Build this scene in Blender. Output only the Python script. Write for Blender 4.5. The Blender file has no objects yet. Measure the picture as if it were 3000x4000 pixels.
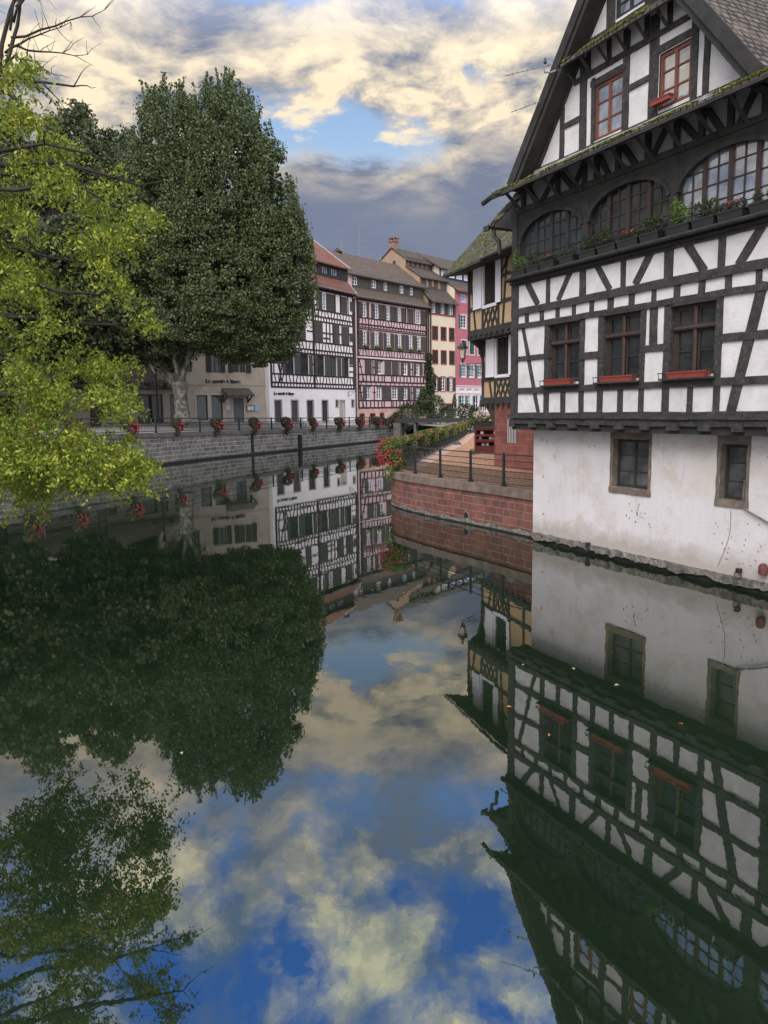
import bpy, math, random
import numpy as np
from mathutils import Vector, Matrix
random.seed(7); np.random.seed(7)
R = math.radians
C = bpy.context.scene.collection
S = bpy.context.scene

# ---------------------------------------------------------------- camera
cam_d = bpy.data.cameras.new('camera'); cam = bpy.data.objects.new('camera', cam_d); C.objects.link(cam)
S.camera = cam
cam_d.sensor_fit = 'VERTICAL'; cam_d.sensor_height = 36; cam_d.lens = 27; cam_d.clip_start = 0.1; cam_d.clip_end = 3000
P_, RO = R(7.6), R(-0.8)
f_ = Vector((0, math.cos(P_), -math.sin(P_))); u0_ = Vector((0, math.sin(P_), math.cos(P_))); r0_ = Vector((1, 0, 0))
rt = math.cos(RO)*r0_ + math.sin(RO)*u0_; up = -math.sin(RO)*r0_ + math.cos(RO)*u0_
mw = Matrix((rt, up, -f_)).transposed().to_4x4(); mw.translation = Vector((0, 0, 4.0)); cam.matrix_world = mw

# ---------------------------------------------------------------- exposure, sun, sky
S.view_settings.view_transform = 'Standard'; S.view_settings.look = 'None'
S.view_settings.exposure = 0.27; S.view_settings.gamma = 1.0
try: S.render.engine = 'CYCLES'
except Exception: pass
S.cycles.max_bounces = 6; S.cycles.transparent_max_bounces = 4
SUN_EL, SUN_AZ = R(46), R(-158)          # azimuth from +Y towards +X
sun_d = bpy.data.lights.new('sun', 'SUN'); sun = bpy.data.objects.new('sun', sun_d); C.objects.link(sun)
sun_d.energy = 1.7; sun_d.angle = R(38); sun_d.color = (1.0, 0.93, 0.84)
sd = Vector((math.sin(SUN_AZ)*math.cos(SUN_EL), math.cos(SUN_AZ)*math.cos(SUN_EL), math.sin(SUN_EL)))
sun.rotation_euler = sd.to_track_quat('Z', 'Y').to_euler()

class NT:
    """short hand for node trees"""
    def __init__(s, nt): s.nt = nt; s.N = nt.nodes; s.L = nt.links
    def n(s, t, **k):
        o = s.N.new(t)
        for a, b in k.items():
            if a.startswith('i_'):
                o.inputs[int(a[2:])].default_value = b
            else: setattr(o, a, b)
        return o
    def l(s, a, b): s.L.new(a, b)
    def math(s, op, a, b=None, c=None, clamp=False):
        o = s.N.new('ShaderNodeMath'); o.operation = op; o.use_clamp = clamp
        for i, v in enumerate((a, b, c)):
            if v is None: continue
            if isinstance(v, (int, float)): o.inputs[i].default_value = v
            else: s.L.new(v, o.inputs[i])
        return o.outputs[0]
    def mix(s, fac, a, b, blend='MIX'):
        o = s.N.new('ShaderNodeMix'); o.data_type = 'RGBA'; o.blend_type = blend; o.clamp_factor = True
        for i, v in ((0, fac), (6, a), (7, b)):
            if isinstance(v, (int, float)): o.inputs[i].default_value = v
            elif isinstance(v, tuple): o.inputs[i].default_value = (*v, 1) if len(v) == 3 else v
            else: s.L.new(v, o.inputs[i])
        return o.outputs[2]
    def ramp(s, fac, stops, interp='LINEAR'):
        o = s.N.new('ShaderNodeValToRGB'); cr = o.color_ramp; cr.interpolation = interp
        while len(cr.elements) < len(stops): cr.elements.new(0.5)
        for e, (p, c) in zip(cr.elements, stops):
            e.position = p
            e.color = (c, c, c, 1) if isinstance(c, (int, float)) else (*c, 1)
        s.L.new(fac, o.inputs[0]); return o.outputs[0]
    def noise(s, vec, scale, detail=4, rough=.55, dist=0.0, dim='3D'):
        o = s.N.new('ShaderNodeTexNoise'); o.noise_dimensions = dim
        o.inputs['Scale'].default_value = scale; o.inputs['Detail'].default_value = detail
        o.inputs['Roughness'].default_value = rough; o.inputs['Distortion'].default_value = dist
        if vec is not None: s.L.new(vec, o.inputs['Vector'])
        return o.outputs[0]

world = bpy.data.worlds.new('World'); S.world = world; world.use_nodes = True
W = NT(world.node_tree)
for n in list(W.N): W.N.remove(n)
tc = W.n('ShaderNodeTexCoord'); sep = W.n('ShaderNodeSeparateXYZ'); W.l(tc.outputs['Generated'], sep.inputs[0])
X, Y, Z = sep.outputs
Zc = W.math('MAXIMUM', Z, 0.0)
den = W.math('ADD', Zc, 0.16)
cmb = W.n('ShaderNodeCombineXYZ')
W.l(W.math('DIVIDE', X, den), cmb.inputs[0]); W.l(W.math('DIVIDE', Y, den), cmb.inputs[1])
cmb.inputs[2].default_value = 3.7
pv = cmb.outputs[0]
hi = W.ramp(Zc, [(.36, 0.0), (.52, 1.0)])
m1 = W.noise(tc.outputs['Generated'], 10.5, 7, .58, .3); m2 = W.noise(tc.outputs['Generated'], 8.5, 7, .6, .3)
def hmix(a, b_): return W.math('ADD', W.math('MULTIPLY', a, W.math('SUBTRACT', 1.0, hi)), W.math('MULTIPLY', b_, hi))
n1 = hmix(W.noise(pv, 1.9, 10, .62, .4), m1)
n2 = hmix(W.noise(pv, 1.15, 9, .66, .5), m2)
n3 = W.noise(pv, 4.6, 8, .62, .25)
# how much cloud, by height above the horizon
cov0 = W.ramp(Zc, [(0.0, .60), (.20, .46), (.285, .34), (.36, .32), (.43, .22), (.48, .14), (.60, .125), (1.0, .12)])
# the opening in the cloud deck lies ahead, a little left
def bump(v, c, w): return W.math('SUBTRACT', 1.0, W.math('MULTIPLY', W.math('ABSOLUTE', W.math('SUBTRACT', v, c)), 1.0/w), clamp=True)
wz = W.math('ADD', Zc, W.math('MULTIPLY', W.math('SUBTRACT', n3, .5), .16)); wx = W.math('ADD', X, W.math('MULTIPLY', W.math('SUBTRACT', n2, .5), .30))
gapm = W.math('MULTIPLY', bump(wx, -.075, .19), bump(wz, .315, .062))
gapm2 = W.math('MULTIPLY', bump(wx, .11, .06), bump(wz, .372, .026))
halo = W.math('MULTIPLY', bump(X, -.02, .42), bump(Zc, .345, .10))
cov = W.math('SUBTRACT', cov0, W.math('MULTIPLY', W.math('ADD', gapm, W.math('MULTIPLY', gapm2, .5)), .46))
cs = W.math('ADD', W.math('ADD', W.math('MULTIPLY', n1, .62), W.math('MULTIPLY', n3, .44)), cov)
cloud = W.ramp(cs, [(.555, 0.0), (.73, 1.0)])
glow = W.ramp(Zc, [(0.0, .16), (.12, .02), (.23, .05), (.29, .60), (.335, 1.0), (.37, .85), (.41, .48), (.46, .70), (.52, .75), (.60, .72), (1.0, .7)])
left = W.math('MULTIPLY', W.math('SUBTRACT', -0.12, X, clamp=True), 1.8)
glow2 = W.math('ADD', glow, W.math('MULTIPLY', left, W.ramp(Zc, [(0, .3), (.2, .9), (.33, .9), (.45, 0)])))
lit = W.math('MULTIPLY', glow2, W.ramp(W.math('ADD', W.math('MULTIPLY', n2, .6), W.math('MULTIPLY', n3, .4)), [(.455, .02), (.54, .50), (.63, 1.3)]), clamp=True)
lit = W.math('ADD', lit, W.math('MULTIPLY', halo, W.ramp(n3, [(.38, 0.0), (.58, 1.5)])), clamp=True)
ccol = W.mix(lit, (.19, .225, .32), (1.02, .86, .62))
ccol = W.mix(W.ramp(Zc, [(.44, 0.0), (.60, 1.0)]), ccol, W.mix(lit, (.09, .15, .27), (.88, .84, .52)))
blue = W.ramp(Zc, [(0.0, (.42, .52, .66)), (.30, (.36, .52, .74)), (.45, (.14, .30, .66)), (.56, (.02, .10, .40))])
sky = W.n('ShaderNodeTexSky'); sky.sky_type = 'NISHITA'; sky.sun_disc = False
sky.sun_elevation = SUN_EL; sky.sun_rotation = SUN_AZ
nish = W.mix(1.0, sky.outputs[0], (.012, .012, .012), 'MULTIPLY')
blue = W.mix(1.0, blue, nish, 'ADD')
cloud = W.mix(hi, cloud, W.ramp(cs, [(.57, 0.0), (.71, 1.0)]))
col = W.mix(cloud, blue, ccol)
# closed warm grey deck added out of view, overhead and behind, for neutral light
closed = W.math('ADD', W.ramp(Zc, [(.70, 0.0), (.78, 1.0)]), W.math('MULTIPLY', Y, -4.0, clamp=True), clamp=True)
col = W.mix(W.math('MULTIPLY', closed, .92), col, (.57, .56, .56))
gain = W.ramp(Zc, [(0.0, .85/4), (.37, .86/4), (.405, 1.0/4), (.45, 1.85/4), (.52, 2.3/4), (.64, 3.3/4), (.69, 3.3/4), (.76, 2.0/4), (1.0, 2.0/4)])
bg = W.n('ShaderNodeBackground'); bg.inputs[1].default_value = 1.0
sc = W.n('ShaderNodeVectorMath', operation='SCALE'); W.l(col, sc.inputs[0]); back = W.math('ADD', 1.0, W.math('MULTIPLY', W.math('ADD', W.math('MULTIPLY', Y, -1.0), .05, clamp=True), 1.8))   # unseen sky behind the camera, brightened to light the facades and terrace
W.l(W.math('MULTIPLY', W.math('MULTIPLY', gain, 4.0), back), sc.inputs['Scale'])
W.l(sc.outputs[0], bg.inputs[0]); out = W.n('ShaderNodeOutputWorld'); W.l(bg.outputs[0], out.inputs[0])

# ---------------------------------------------------------------- materials
MATS = {}
def mat(name, base, rough=.8, var=.25, scale=3.0, second=None, bump=.0, bscale=None, spec=.3, detail=5, kind=None, metal=0.0):
    if name in MATS: return MATS[name]
    m = bpy.data.materials.new(name); m.use_nodes = True; MATS[name] = m
    T = NT(m.node_tree); b = T.N['Principled BSDF']
    tcn = T.n('ShaderNodeTexCoord'); oc = tcn.outputs['Object']
    nz = T.noise(oc, scale, detail, .6)
    dark = tuple(c*(1-var) for c in base); lite = tuple(min(1, c*(1+var)) for c in base)
    col = T.ramp(nz, [(.3, dark), (.7, lite)])
    if second:
        c2, sc2, lo, hi = second
        n2 = T.noise(oc, sc2, 6, .65)
        col = T.mix(T.ramp(n2, [(lo, 0.0), (hi, 1.0)]), col, c2)
    T.l(col, b.inputs['Base Color']); b.inputs['Roughness'].default_value = rough
    b.inputs['Specular IOR Level'].default_value = spec; b.inputs['Metallic'].default_value = metal
    if bump:
        bn = T.n('ShaderNodeBump'); bn.inputs['Strength'].default_value = bump; bn.inputs['Distance'].default_value = .02
        T.l(T.noise(oc, bscale or scale*6, 6, .6), bn.inputs['Height']); T.l(bn.outputs[0], b.inputs['Normal'])
    return m

def mat_brick(name, c1, c2, mortar, w, h, ms=.02, rot='xz', bump=.6, stain=None, off=.5, rough=.85, moss=None, var=.0, dist=.02):
    """courses of stones, bricks or tiles; w, h = size of one in metres"""
    if name in MATS: return MATS[name]
    m = bpy.data.materials.new(name); m.use_nodes = True; MATS[name] = m
    T = NT(m.node_tree); b = T.N['Principled BSDF']
    tcn = T.n('ShaderNodeTexCoord'); oc = tcn.outputs['Object']
    sp = T.n('ShaderNodeSeparateXYZ'); T.l(oc, sp.inputs[0])
    cb = T.n('ShaderNodeCombineXYZ')
    a, c = {'xz': (0, 2), 'xy': (0, 1), 'yz': (1, 2)}[rot]
    wob = T.noise(oc, 1.6/w*.3, 3, .5)
    wv = T.math('MULTIPLY', T.math('SUBTRACT', wob, .5), dist*4)
    T.l(T.math('ADD', sp.outputs[a], wv), cb.inputs[0]); T.l(T.math('ADD', sp.outputs[c], wv), cb.inputs[1])
    br = T.n('ShaderNodeTexBrick'); br.offset = off; br.squash = .8; br.squash_frequency = 3
    T.l(cb.outputs[0], br.inputs['Vector'])
    br.inputs['Color1'].default_value = (*c1, 1); br.inputs['Color2'].default_value = (*c2, 1); br.inputs['Mortar'].default_value = (*mortar, 1)
    br.inputs['Scale'].default_value = 1.0; br.inputs['Mortar Size'].default_value = ms; br.inputs['Mortar Smooth'].default_value = .3
    br.inputs['Brick Width'].default_value = w; br.inputs['Row Height'].default_value = h
    br2 = T.n('ShaderNodeTexBrick'); br2.offset = .37; br2.squash = 1.3; br2.squash_frequency = 2
    T.l(cb.outputs[0], br2.inputs['Vector'])
    for k_ in ('Color1', 'Color2', 'Mortar'): br2.inputs[k_].default_value = br.inputs[k_].default_value
    br2.inputs['Scale'].default_value = 1.0; br2.inputs['Mortar Size'].default_value = ms*1.2; br2.inputs['Mortar Smooth'].default_value = .5
    br2.inputs['Brick Width'].default_value = w*.62; br2.inputs['Row Height'].default_value = h
    sel = T.ramp(T.noise(oc, .55/w*.5, 3, .6), [(.53, 0), (.55, 1)])
    col = T.mix(sel, br.outputs[0], br2.outputs[0])
    nz = T.noise(oc, 3.0/w*.4, 6, .65)
    col = T.mix(.8, col, T.ramp(nz, [(.3, .55), (.7, 1.25)]), 'MULTIPLY')
    if stain:
        sc_, lo, hi, cc = stain
        col = T.mix(T.ramp(T.noise(oc, sc_, 6, .65), [(lo, 0.0), (hi, 1.0)]), col, cc)
    if moss:
        sc_, lo, hi, cc = moss
        col = T.mix(T.ramp(T.noise(oc, sc_, 7, .7), [(lo, 0.0), (hi, 1.0)]), col, cc)
    T.l(col, b.inputs['Base Color']); b.inputs['Roughness'].default_value = rough; b.inputs['Specular IOR Level'].default_value = .25
    bn = T.n('ShaderNodeBump'); bn.inputs['Strength'].default_value = bump; bn.inputs['Distance'].default_value = .03
    hgt = T.math('ADD', T.math('SUBTRACT', 1.0, T.mix(sel, br.outputs['Fac'], br2.outputs['Fac'])), T.math('MULTIPLY', T.noise(oc, 9/w*.3, 5, .6), .6))
    T.l(hgt, bn.inputs['Height']); T.l(bn.outputs[0], b.inputs['Normal'])
    return m

def mat_leaf(name, cols, trans=.35, rough=.55, cl=.8, cvar=.35):
    """one colour per leaf out of a ramp; soft light through the leaf"""
    if name in MATS: return MATS[name]
    m = bpy.data.materials.new(name); m.use_nodes = True; MATS[name] = m
    T = NT(m.node_tree); b = T.N['Principled BSDF']
    g = T.n('ShaderNodeNewGeometry'); tcn = T.n('ShaderNodeTexCoord')
    f = T.math('ADD', T.math('MULTIPLY', g.outputs['Random Per Island'], 1-cvar), T.math('MULTIPLY', T.noise(tcn.outputs['Object'], cl, 3, .6), cvar))
    n = len(cols); col = T.ramp(f, [(p, c) for p, c in cols])
    T.l(col, b.inputs['Base Color']); b.inputs['Roughness'].default_value = rough; b.inputs['Specular IOR Level'].default_value = .3
    tr = T.n('ShaderNodeBsdfTranslucent'); T.l(col, tr.inputs[0])
    mx = T.n('ShaderNodeMixShader'); mx.inputs[0].default_value = trans
    T.l(b.outputs[0], mx.inputs[1]); T.l(tr.outputs[0], mx.inputs[2])
    T.l(mx.outputs[0], T.N['Material Output'].inputs[0])
    return m

def mat_glass(name, col=(.012, .014, .016), ior=1.8, rough=.04):
    if name in MATS: return MATS[name]
    m = bpy.data.materials.new(name); m.use_nodes = True; MATS[name] = m
    T = NT(m.node_tree); b = T.N['Principled BSDF']
    tcn = T.n('ShaderNodeTexCoord')
    c = T.ramp(T.noise(tcn.outputs['Object'], 1.7, 3, .6), [(.35, col), (.75, tuple(x*3.2 for x in col))])
    oi = T.n('ShaderNodeObjectInfo')    # some rooms have pale curtains
    c = T.mix(T.ramp(oi.outputs['Random'], [(.0, 0.0), (.55, 0.0), (1.0, .8 if rough < .1 else 0.0)]), c, tuple(min(.5, x*9+.03) for x in col))
    T.l(c, b.inputs['Base Color']); b.inputs['IOR'].default_value = ior; b.inputs['Roughness'].default_value = rough
    b.inputs['Specular IOR Level'].default_value = .5
    bn = T.n('ShaderNodeBump'); bn.inputs['Strength'].default_value = .12; bn.inputs['Distance'].default_value = .02
    T.l(T.noise(tcn.outputs['Object'], 2.5, 2, .5), bn.inputs['Height']); T.l(bn.outputs[0], b.inputs['Normal'])
    return m

def mat_water():
    m = bpy.data.materials.new('canal_water'); m.use_nodes = True
    T = NT(m.node_tree); b = T.N['Principled BSDF']
    tcn = T.n('ShaderNodeTexCoord'); oc = tcn.outputs['Object']
    c = T.ramp(T.noise(oc, .25, 4, .6), [(.3, (.004, .009, .005)), (.7, (.009, .017, .008))])
    T.l(c, b.inputs['Base Color']); b.inputs['Roughness'].default_value = .012
    b.inputs['IOR'].default_value = 2.25; b.inputs['Specular IOR Level'].default_value = .5
    mp = T.n('ShaderNodeMapping'); T.l(oc, mp.inputs[0]); mp.inputs['Scale'].default_value = (1, .55, 1)
    h = T.math('ADD', T.math('MULTIPLY', T.noise(mp.outputs[0], .9, 4, .55), .55), T.math('MULTIPLY', T.noise(mp.outputs[0], 7.0, 3, .5), .07))
    # a few rings left by falling drops
    for (rx, ry, rr, st) in ((1.7, 12.6, .20, .22), (1.45, 7.3, .16, .12), (-1.2, 5.7, .10, .06), (-.35, 5.9, .13, .08), (3.6, 9.2, .15, .12), (.9, 9.6, .22, .08)):
        vm = T.n('ShaderNodeVectorMath', operation='DISTANCE'); T.l(oc, vm.inputs[0]); vm.inputs[1].default_value = (rx, ry, 0)
        dd = vm.outputs['Value']
        wv = T.math('SINE', T.math('MULTIPLY', dd, 6.283/(rr*.28)))
        env = T.math('SUBTRACT', 1.0, T.math('MULTIPLY', T.math('ABSOLUTE', T.math('SUBTRACT', dd, rr)), 1.6/rr), clamp=True)
        h = T.math('ADD', h, T.math('MULTIPLY', T.math('MULTIPLY', wv, env), st*.025))
    bn = T.n('ShaderNodeBump'); bn.inputs['Strength'].default_value = .075; bn.inputs['Distance'].default_value = .05
    T.l(h, bn.inputs['Height']); T.l(bn.outputs[0], b.inputs['Normal'])
    return m

M_WATER = mat_water()
M_PLASTER = mat('white_lime_plaster', (.57, .55, .562), .88, .09, 1.6, ((.44, .41, .40), 2.6, .48, .76), .5, 22)
def mat_basewall():
    m = mat('stained_white_plaster', (.555, .525, .54), .88, .06, .8, ((.45, .39, .37), 1.4, .50, .76), .45, 14)
    T = NT(m.node_tree); b = T.N['Principled BSDF']; src = b.inputs['Base Color'].links[0].from_socket
    oc = T.n('ShaderNodeTexCoord').outputs['Object']; sp = T.n('ShaderNodeSeparateXYZ'); T.l(oc, sp.inputs[0])
    damp = T.math('MULTIPLY', T.ramp(T.math('ADD', sp.outputs[2], T.math('MULTIPLY', T.noise(oc, 1.8, 6, .7), -.9)), [(.0, 1.0), (.42, .0)]), .75)
    col = T.mix(damp, src, (.30, .26, .225))
    mp = T.n('ShaderNodeMapping'); T.l(oc, mp.inputs[0]); mp.inputs['Scale'].default_value = (5, 5, .5)     # thin vertical runs
    col = T.mix(T.math('MULTIPLY', T.ramp(T.noise(mp.outputs[0], 1.6, 5, .6), [(.56, 0), (.75, 1)]), .45), col, (.36, .32, .30))
    sp_ = T.math('MULTIPLY', T.ramp(T.noise(oc, 26, 3, .6), [(.64, 0), (.69, 1)]), T.ramp(T.math('ADD', sp.outputs[2], T.math('MULTIPLY', T.noise(oc, 1.1, 3, .5), 1.2)), [(.0, 0), (.9, 0), (1.0, 1)]))
    md = T.math('MULTIPLY', T.ramp(T.noise(oc, 30, 3, .6), [(.62, 0), (.68, 1)]), T.ramp(T.math('MULTIPLY', sp.outputs[2], .25), [(.66, 0), (.76, 1), (.86, .6)]))
    col = T.mix(T.math('MULTIPLY', md, .8), col, (.07, .06, .055))
    yl = T.math('MULTIPLY', T.ramp(T.noise(oc, .7, 4, .6), [(.45, 0), (.65, 1)]), T.ramp(T.math('MULTIPLY', sp.outputs[2], .25), [(.45, 0), (.62, 1), (.75, .2)]))
    col = T.mix(T.math('MULTIPLY', yl, .5), col, (.46, .40, .30))
    T.l(col, b.inputs['Base Color']); return m
M_BASEWALL = mat_basewall()
M_TIMBER = mat('dark_weathered_oak', (.036, .034, .034), .8, .45, 5.0, ((.12, .11, .10), 16, .54, .74), .9, 45)
M_TIMBER2 = mat('dark_stained_boards', (.030, .029, .028), .8, .35, 3.0, None, .5, 30)
M_BROWN = mat('brown_painted_joinery', (.042, .029, .025), .5, .25, 6.0)
M_REDJOIN = mat('red_brown_joinery', (.15, .050, .034), .55, .25, 6.0)
M_GLASS = mat_glass('dark_window_glass', (.010, .012, .013), 1.42)
M_GLASS2 = mat_glass('pale_sky_glass', (.09, .105, .13), 3.4, .03)  # pale blue base colour stands in for sky reflected in the panes
M_TERRA = mat('terracotta_plastic', (.22, .046, .034), .5, .10, 8)
M_BLACK = mat('black_iron', (.018, .018, .019), .45, .2, 8, metal=.0, spec=.5)
M_RAIL = mat('dark_green_iron', (.024, .026, .026), .5, .25, 6, spec=.4)
M_SAND = mat('yellow_sandstone', (.19, .135, .09), .9, .3, 5, ((.10, .09, .085), 3.5, .40, .62), .6, 25)
M_GREYSTONE = mat('grey_brown_sandstone', (.15, .125, .105), .9, .3, 5, ((.07, .06, .055), 3, .5, .75), .6, 25)
M_FOOT = mat('rough_wet_render', (.17, .155, .14), .9, .45, 7, ((.03, .03, .028), 4, .5, .7), .9, 18)
M_DARKSTONE = mat('black_wet_stone', (.018, .018, .017), .6, .5, 6, None, .8, 12)
M_RIVET = mat_brick('red_sandstone_blocks', (.20, .078, .062), (.12, .055, .048), (.29, .22, .19), .62, .25, .010, 'yz', .6, (1.1, .55, .80, (.13, .12, .10)), dist=.02)
M_PIER = mat_brick('red_sandstone_wall', (.24, .085, .068), (.165, .062, .052), (.30, .17, .14), .75, .30, .008, 'xz', .5, (1.5, .60, .85, (.14, .08, .065)), dist=.015)
M_COPING = mat('worn_concrete_coping', (.155, .118, .10), .9, .35, 2.2, ((.09, .07, .06), 1.8, .48, .7), .5, 16)
M_QUAY = mat_brick('grey_quay_masonry', (.19, .178, .17), (.095, .09, .088), (.33, .315, .30), .85, .34, .03, 'yz', .9, (.7, .58, .8, (.09, .09, .088)), dist=.05)
M_QUAYCOP = mat('dark_quay_coping', (.10, .092, .092), .9, .3, 1.5, None, .4, 10)
M_COBBLE = mat_brick('warm_cobbles', (.60, .31, .18), (.42, .20, .12), (.15, .11, .07), .24, .17, .03, 'xy', .9, (.8, .62, .85, (.13, .15, .06)), dist=.02)
M_SLAB = mat('pale_pink_kerb_slabs', (.38, .26, .21), .9, .2, 2, None, .3, 12)
M_STREET = mat('grey_street_setts', (.17, .165, .16), .9, .3, 2, None, .3, 10)
M_TILE = mat_brick('brown_flat_tiles', (.175, .13, .105), (.11, .085, .072), (.025, .022, .02), .17, .16, .016, 'xz', 1.0, (.9, .55, .8, (.14, .085, .06)), dist=.01)
M_TILEDARK = mat_brick('dark_flat_tiles', (.13, .105, .09), (.08, .066, .06), (.02, .018, .017), .20, .17, .018, 'xz', 1.0, (.9, .60, .85, (.12, .09, .07)), dist=.01)
M_TILERED = mat_brick('red_flat_tiles', (.30, .075, .055), (.19, .055, .045), (.05, .03, .025), .19, .17, .014, 'xz', .9, (1.1, .42, .62, (.13, .09, .075)), dist=.01)
M_TILEMOSS = mat_brick('mossy_tiles', (.10, .085, .07), (.07, .06, .05), (.02, .02, .018), .17, .13, .02, 'xz', 1.0, (1.2, .6, .8, (.05, .045, .04)), dist=.01, moss=(2.6, .50, .66, (.10, .115, .03)))
M_TILESIDE = mat_brick('old_side_tiles', (.15, .125, .105), (.085, .07, .06), (.02, .018, .017), .30, .17, .03, 'yz', 1.0, (1.1, .55, .75, (.17, .14, .12)), dist=.02)
M_MOSS = mat('roof_moss', (.12, .15, .022), .95, .5, 9, ((.05, .05, .03), 7, .5, .65), 1.0, 40)
M_LEAD = mat('lead_flashing', (.30, .31, .33), .6, .25, 4, ((.10, .12, .05), 5, .5, .7), .3, 14)
M_TAN = mat('tan_roughcast', (.34, .30, .255), .95, .08, 1.0, ((.21, .185, .16), .8, .5, .75), .5, 24)
M_WHITEH = mat('pale_white_plaster', (.68, .645, .67), .9, .05, .6, ((.55, .50, .53), .5, .55, .8), .1, 10)
M_PINKH = mat('pale_pink_plaster', (.53, .38, .40), .9, .08, .6, None, .1, 10)
M_PINKBASE = mat('flaking_pink_plaster', (.52, .36, .31), .9, .15, 1.2, ((.36, .20, .17), 1.4, .5, .7), .2, 10)
M_CREAM = mat('cream_plaster', (.57, .49, .395), .9, .05, .7, None, .1, 10)
M_GABLE = mat('ochre_gable_plaster', (.28, .195, .14), .9, .12, .5, ((.26, .16, .12), .7, .5, .75), .1, 10)
M_MAGENTA = mat('raspberry_plaster', (.37, .12, .155), .9, .08, .7, None, .1, 10)
M_OCHRE = mat('ochre_infill_plaster', (.43, .30, .175), .9, .08, 1.6, None, .3, 20)
M_TIMFAR = mat('black_brown_beams', (.030, .018, .020), .8, .3, 2)
M_SHUT = mat('grey_brown_shutters', (.062, .056, .054), .8, .3, 4, None, .3, 30)
M_SHUTG = mat('green_shutters', (.02, .14, .12), .7, .2, 4)
M_SHUTW = mat('white_shutters', (.66, .64, .70), .7, .08, 5)
M_WHITEJ = mat('white_joinery', (.70, .72, .80), .5, .05, 5)
M_REDT = mat('dark_red_trim', (.26, .045, .04), .8, .15, 4)
M_GREYTRIM = mat('grey_stone_trim', (.36, .31, .30), .9, .15, 3)
M_PINKTRIM = mat('pale_trim', (.62, .52, .54), .9, .1, 3)
M_DRED = mat('oxblood_paint', (.085, .018, .018), .6, .2, 6)
M_BARK = mat('plane_bark', (.18, .175, .155), .9, .3, 2.5, ((.065, .06, .05), 2.2, .42, .56), .6, 9)
M_BARKD = mat('dark_bark', (.030, .026, .022), .9, .4, 6, None, .6, 30)
M_SIGN = mat('black_sign_letters', (.012, .012, .012), .5, .1, 3)
M_PAPER = mat('white_paper', (.48, .46, .46), .7, .12, 9)
M_BLUEP = mat('blue_poster', (.22, .32, .62), .7, .2, 12)
M_METAL = mat('galvanised_metal', (.16, .16, .17), .5, .2, 8, metal=.5)
M_ANT = mat('grey_aerial_metal', (.20, .20, .21), .5, .2, 8)
M_GREYDOOR = mat('grey_shutter_slats', (.10, .105, .12), .6, .2, 6)
M_LAMPG = mat('frosted_lamp_glass', (.42, .34, .27), .3, .2, 6)
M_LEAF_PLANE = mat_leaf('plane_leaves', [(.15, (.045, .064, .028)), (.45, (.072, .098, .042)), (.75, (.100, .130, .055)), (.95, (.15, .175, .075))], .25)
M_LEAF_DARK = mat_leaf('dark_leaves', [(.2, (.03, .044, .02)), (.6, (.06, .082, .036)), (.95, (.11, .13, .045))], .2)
M_LEAF_FG = mat_leaf('yellow_green_leaves', [(.15, (.045, .085, .018)), (.40, (.125, .175, .022)), (.62, (.23, .28, .032)), (.80, (.40, .39, .05)), (.93, (.48, .24, .05))], .36, cl=1.0, cvar=.46)
M_LEAF_BUSH = mat_leaf('shrub_leaves', [(.2, (.018, .030, .014)), (.6, (.045, .065, .028)), (.95, (.10, .13, .05))], .2)
M_LEAF_GER = mat_leaf('geranium_leaves', [(.2, (.045, .085, .022)), (.6, (.11, .165, .04)), (.95, (.21, .27, .07))], .25)
M_PETAL = mat_leaf('red_pink_petals', [(.1, (.38, .02, .035)), (.4, (.52, .04, .06)), (.65, (.58, .035, .10)), (.95, (.65, .16, .26))], .2, cvar=.5, cl=1.5)
M_PETALW = mat_leaf('pale_pink_petals', [(.1, (.62, .35, .38)), (.5, (.72, .60, .58)), (.95, (.75, .62, .25))], .2)
M_LEAFFALL = mat('fallen_orange_leaf', (.32, .13, .045), .6, .3, 20)

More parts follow.
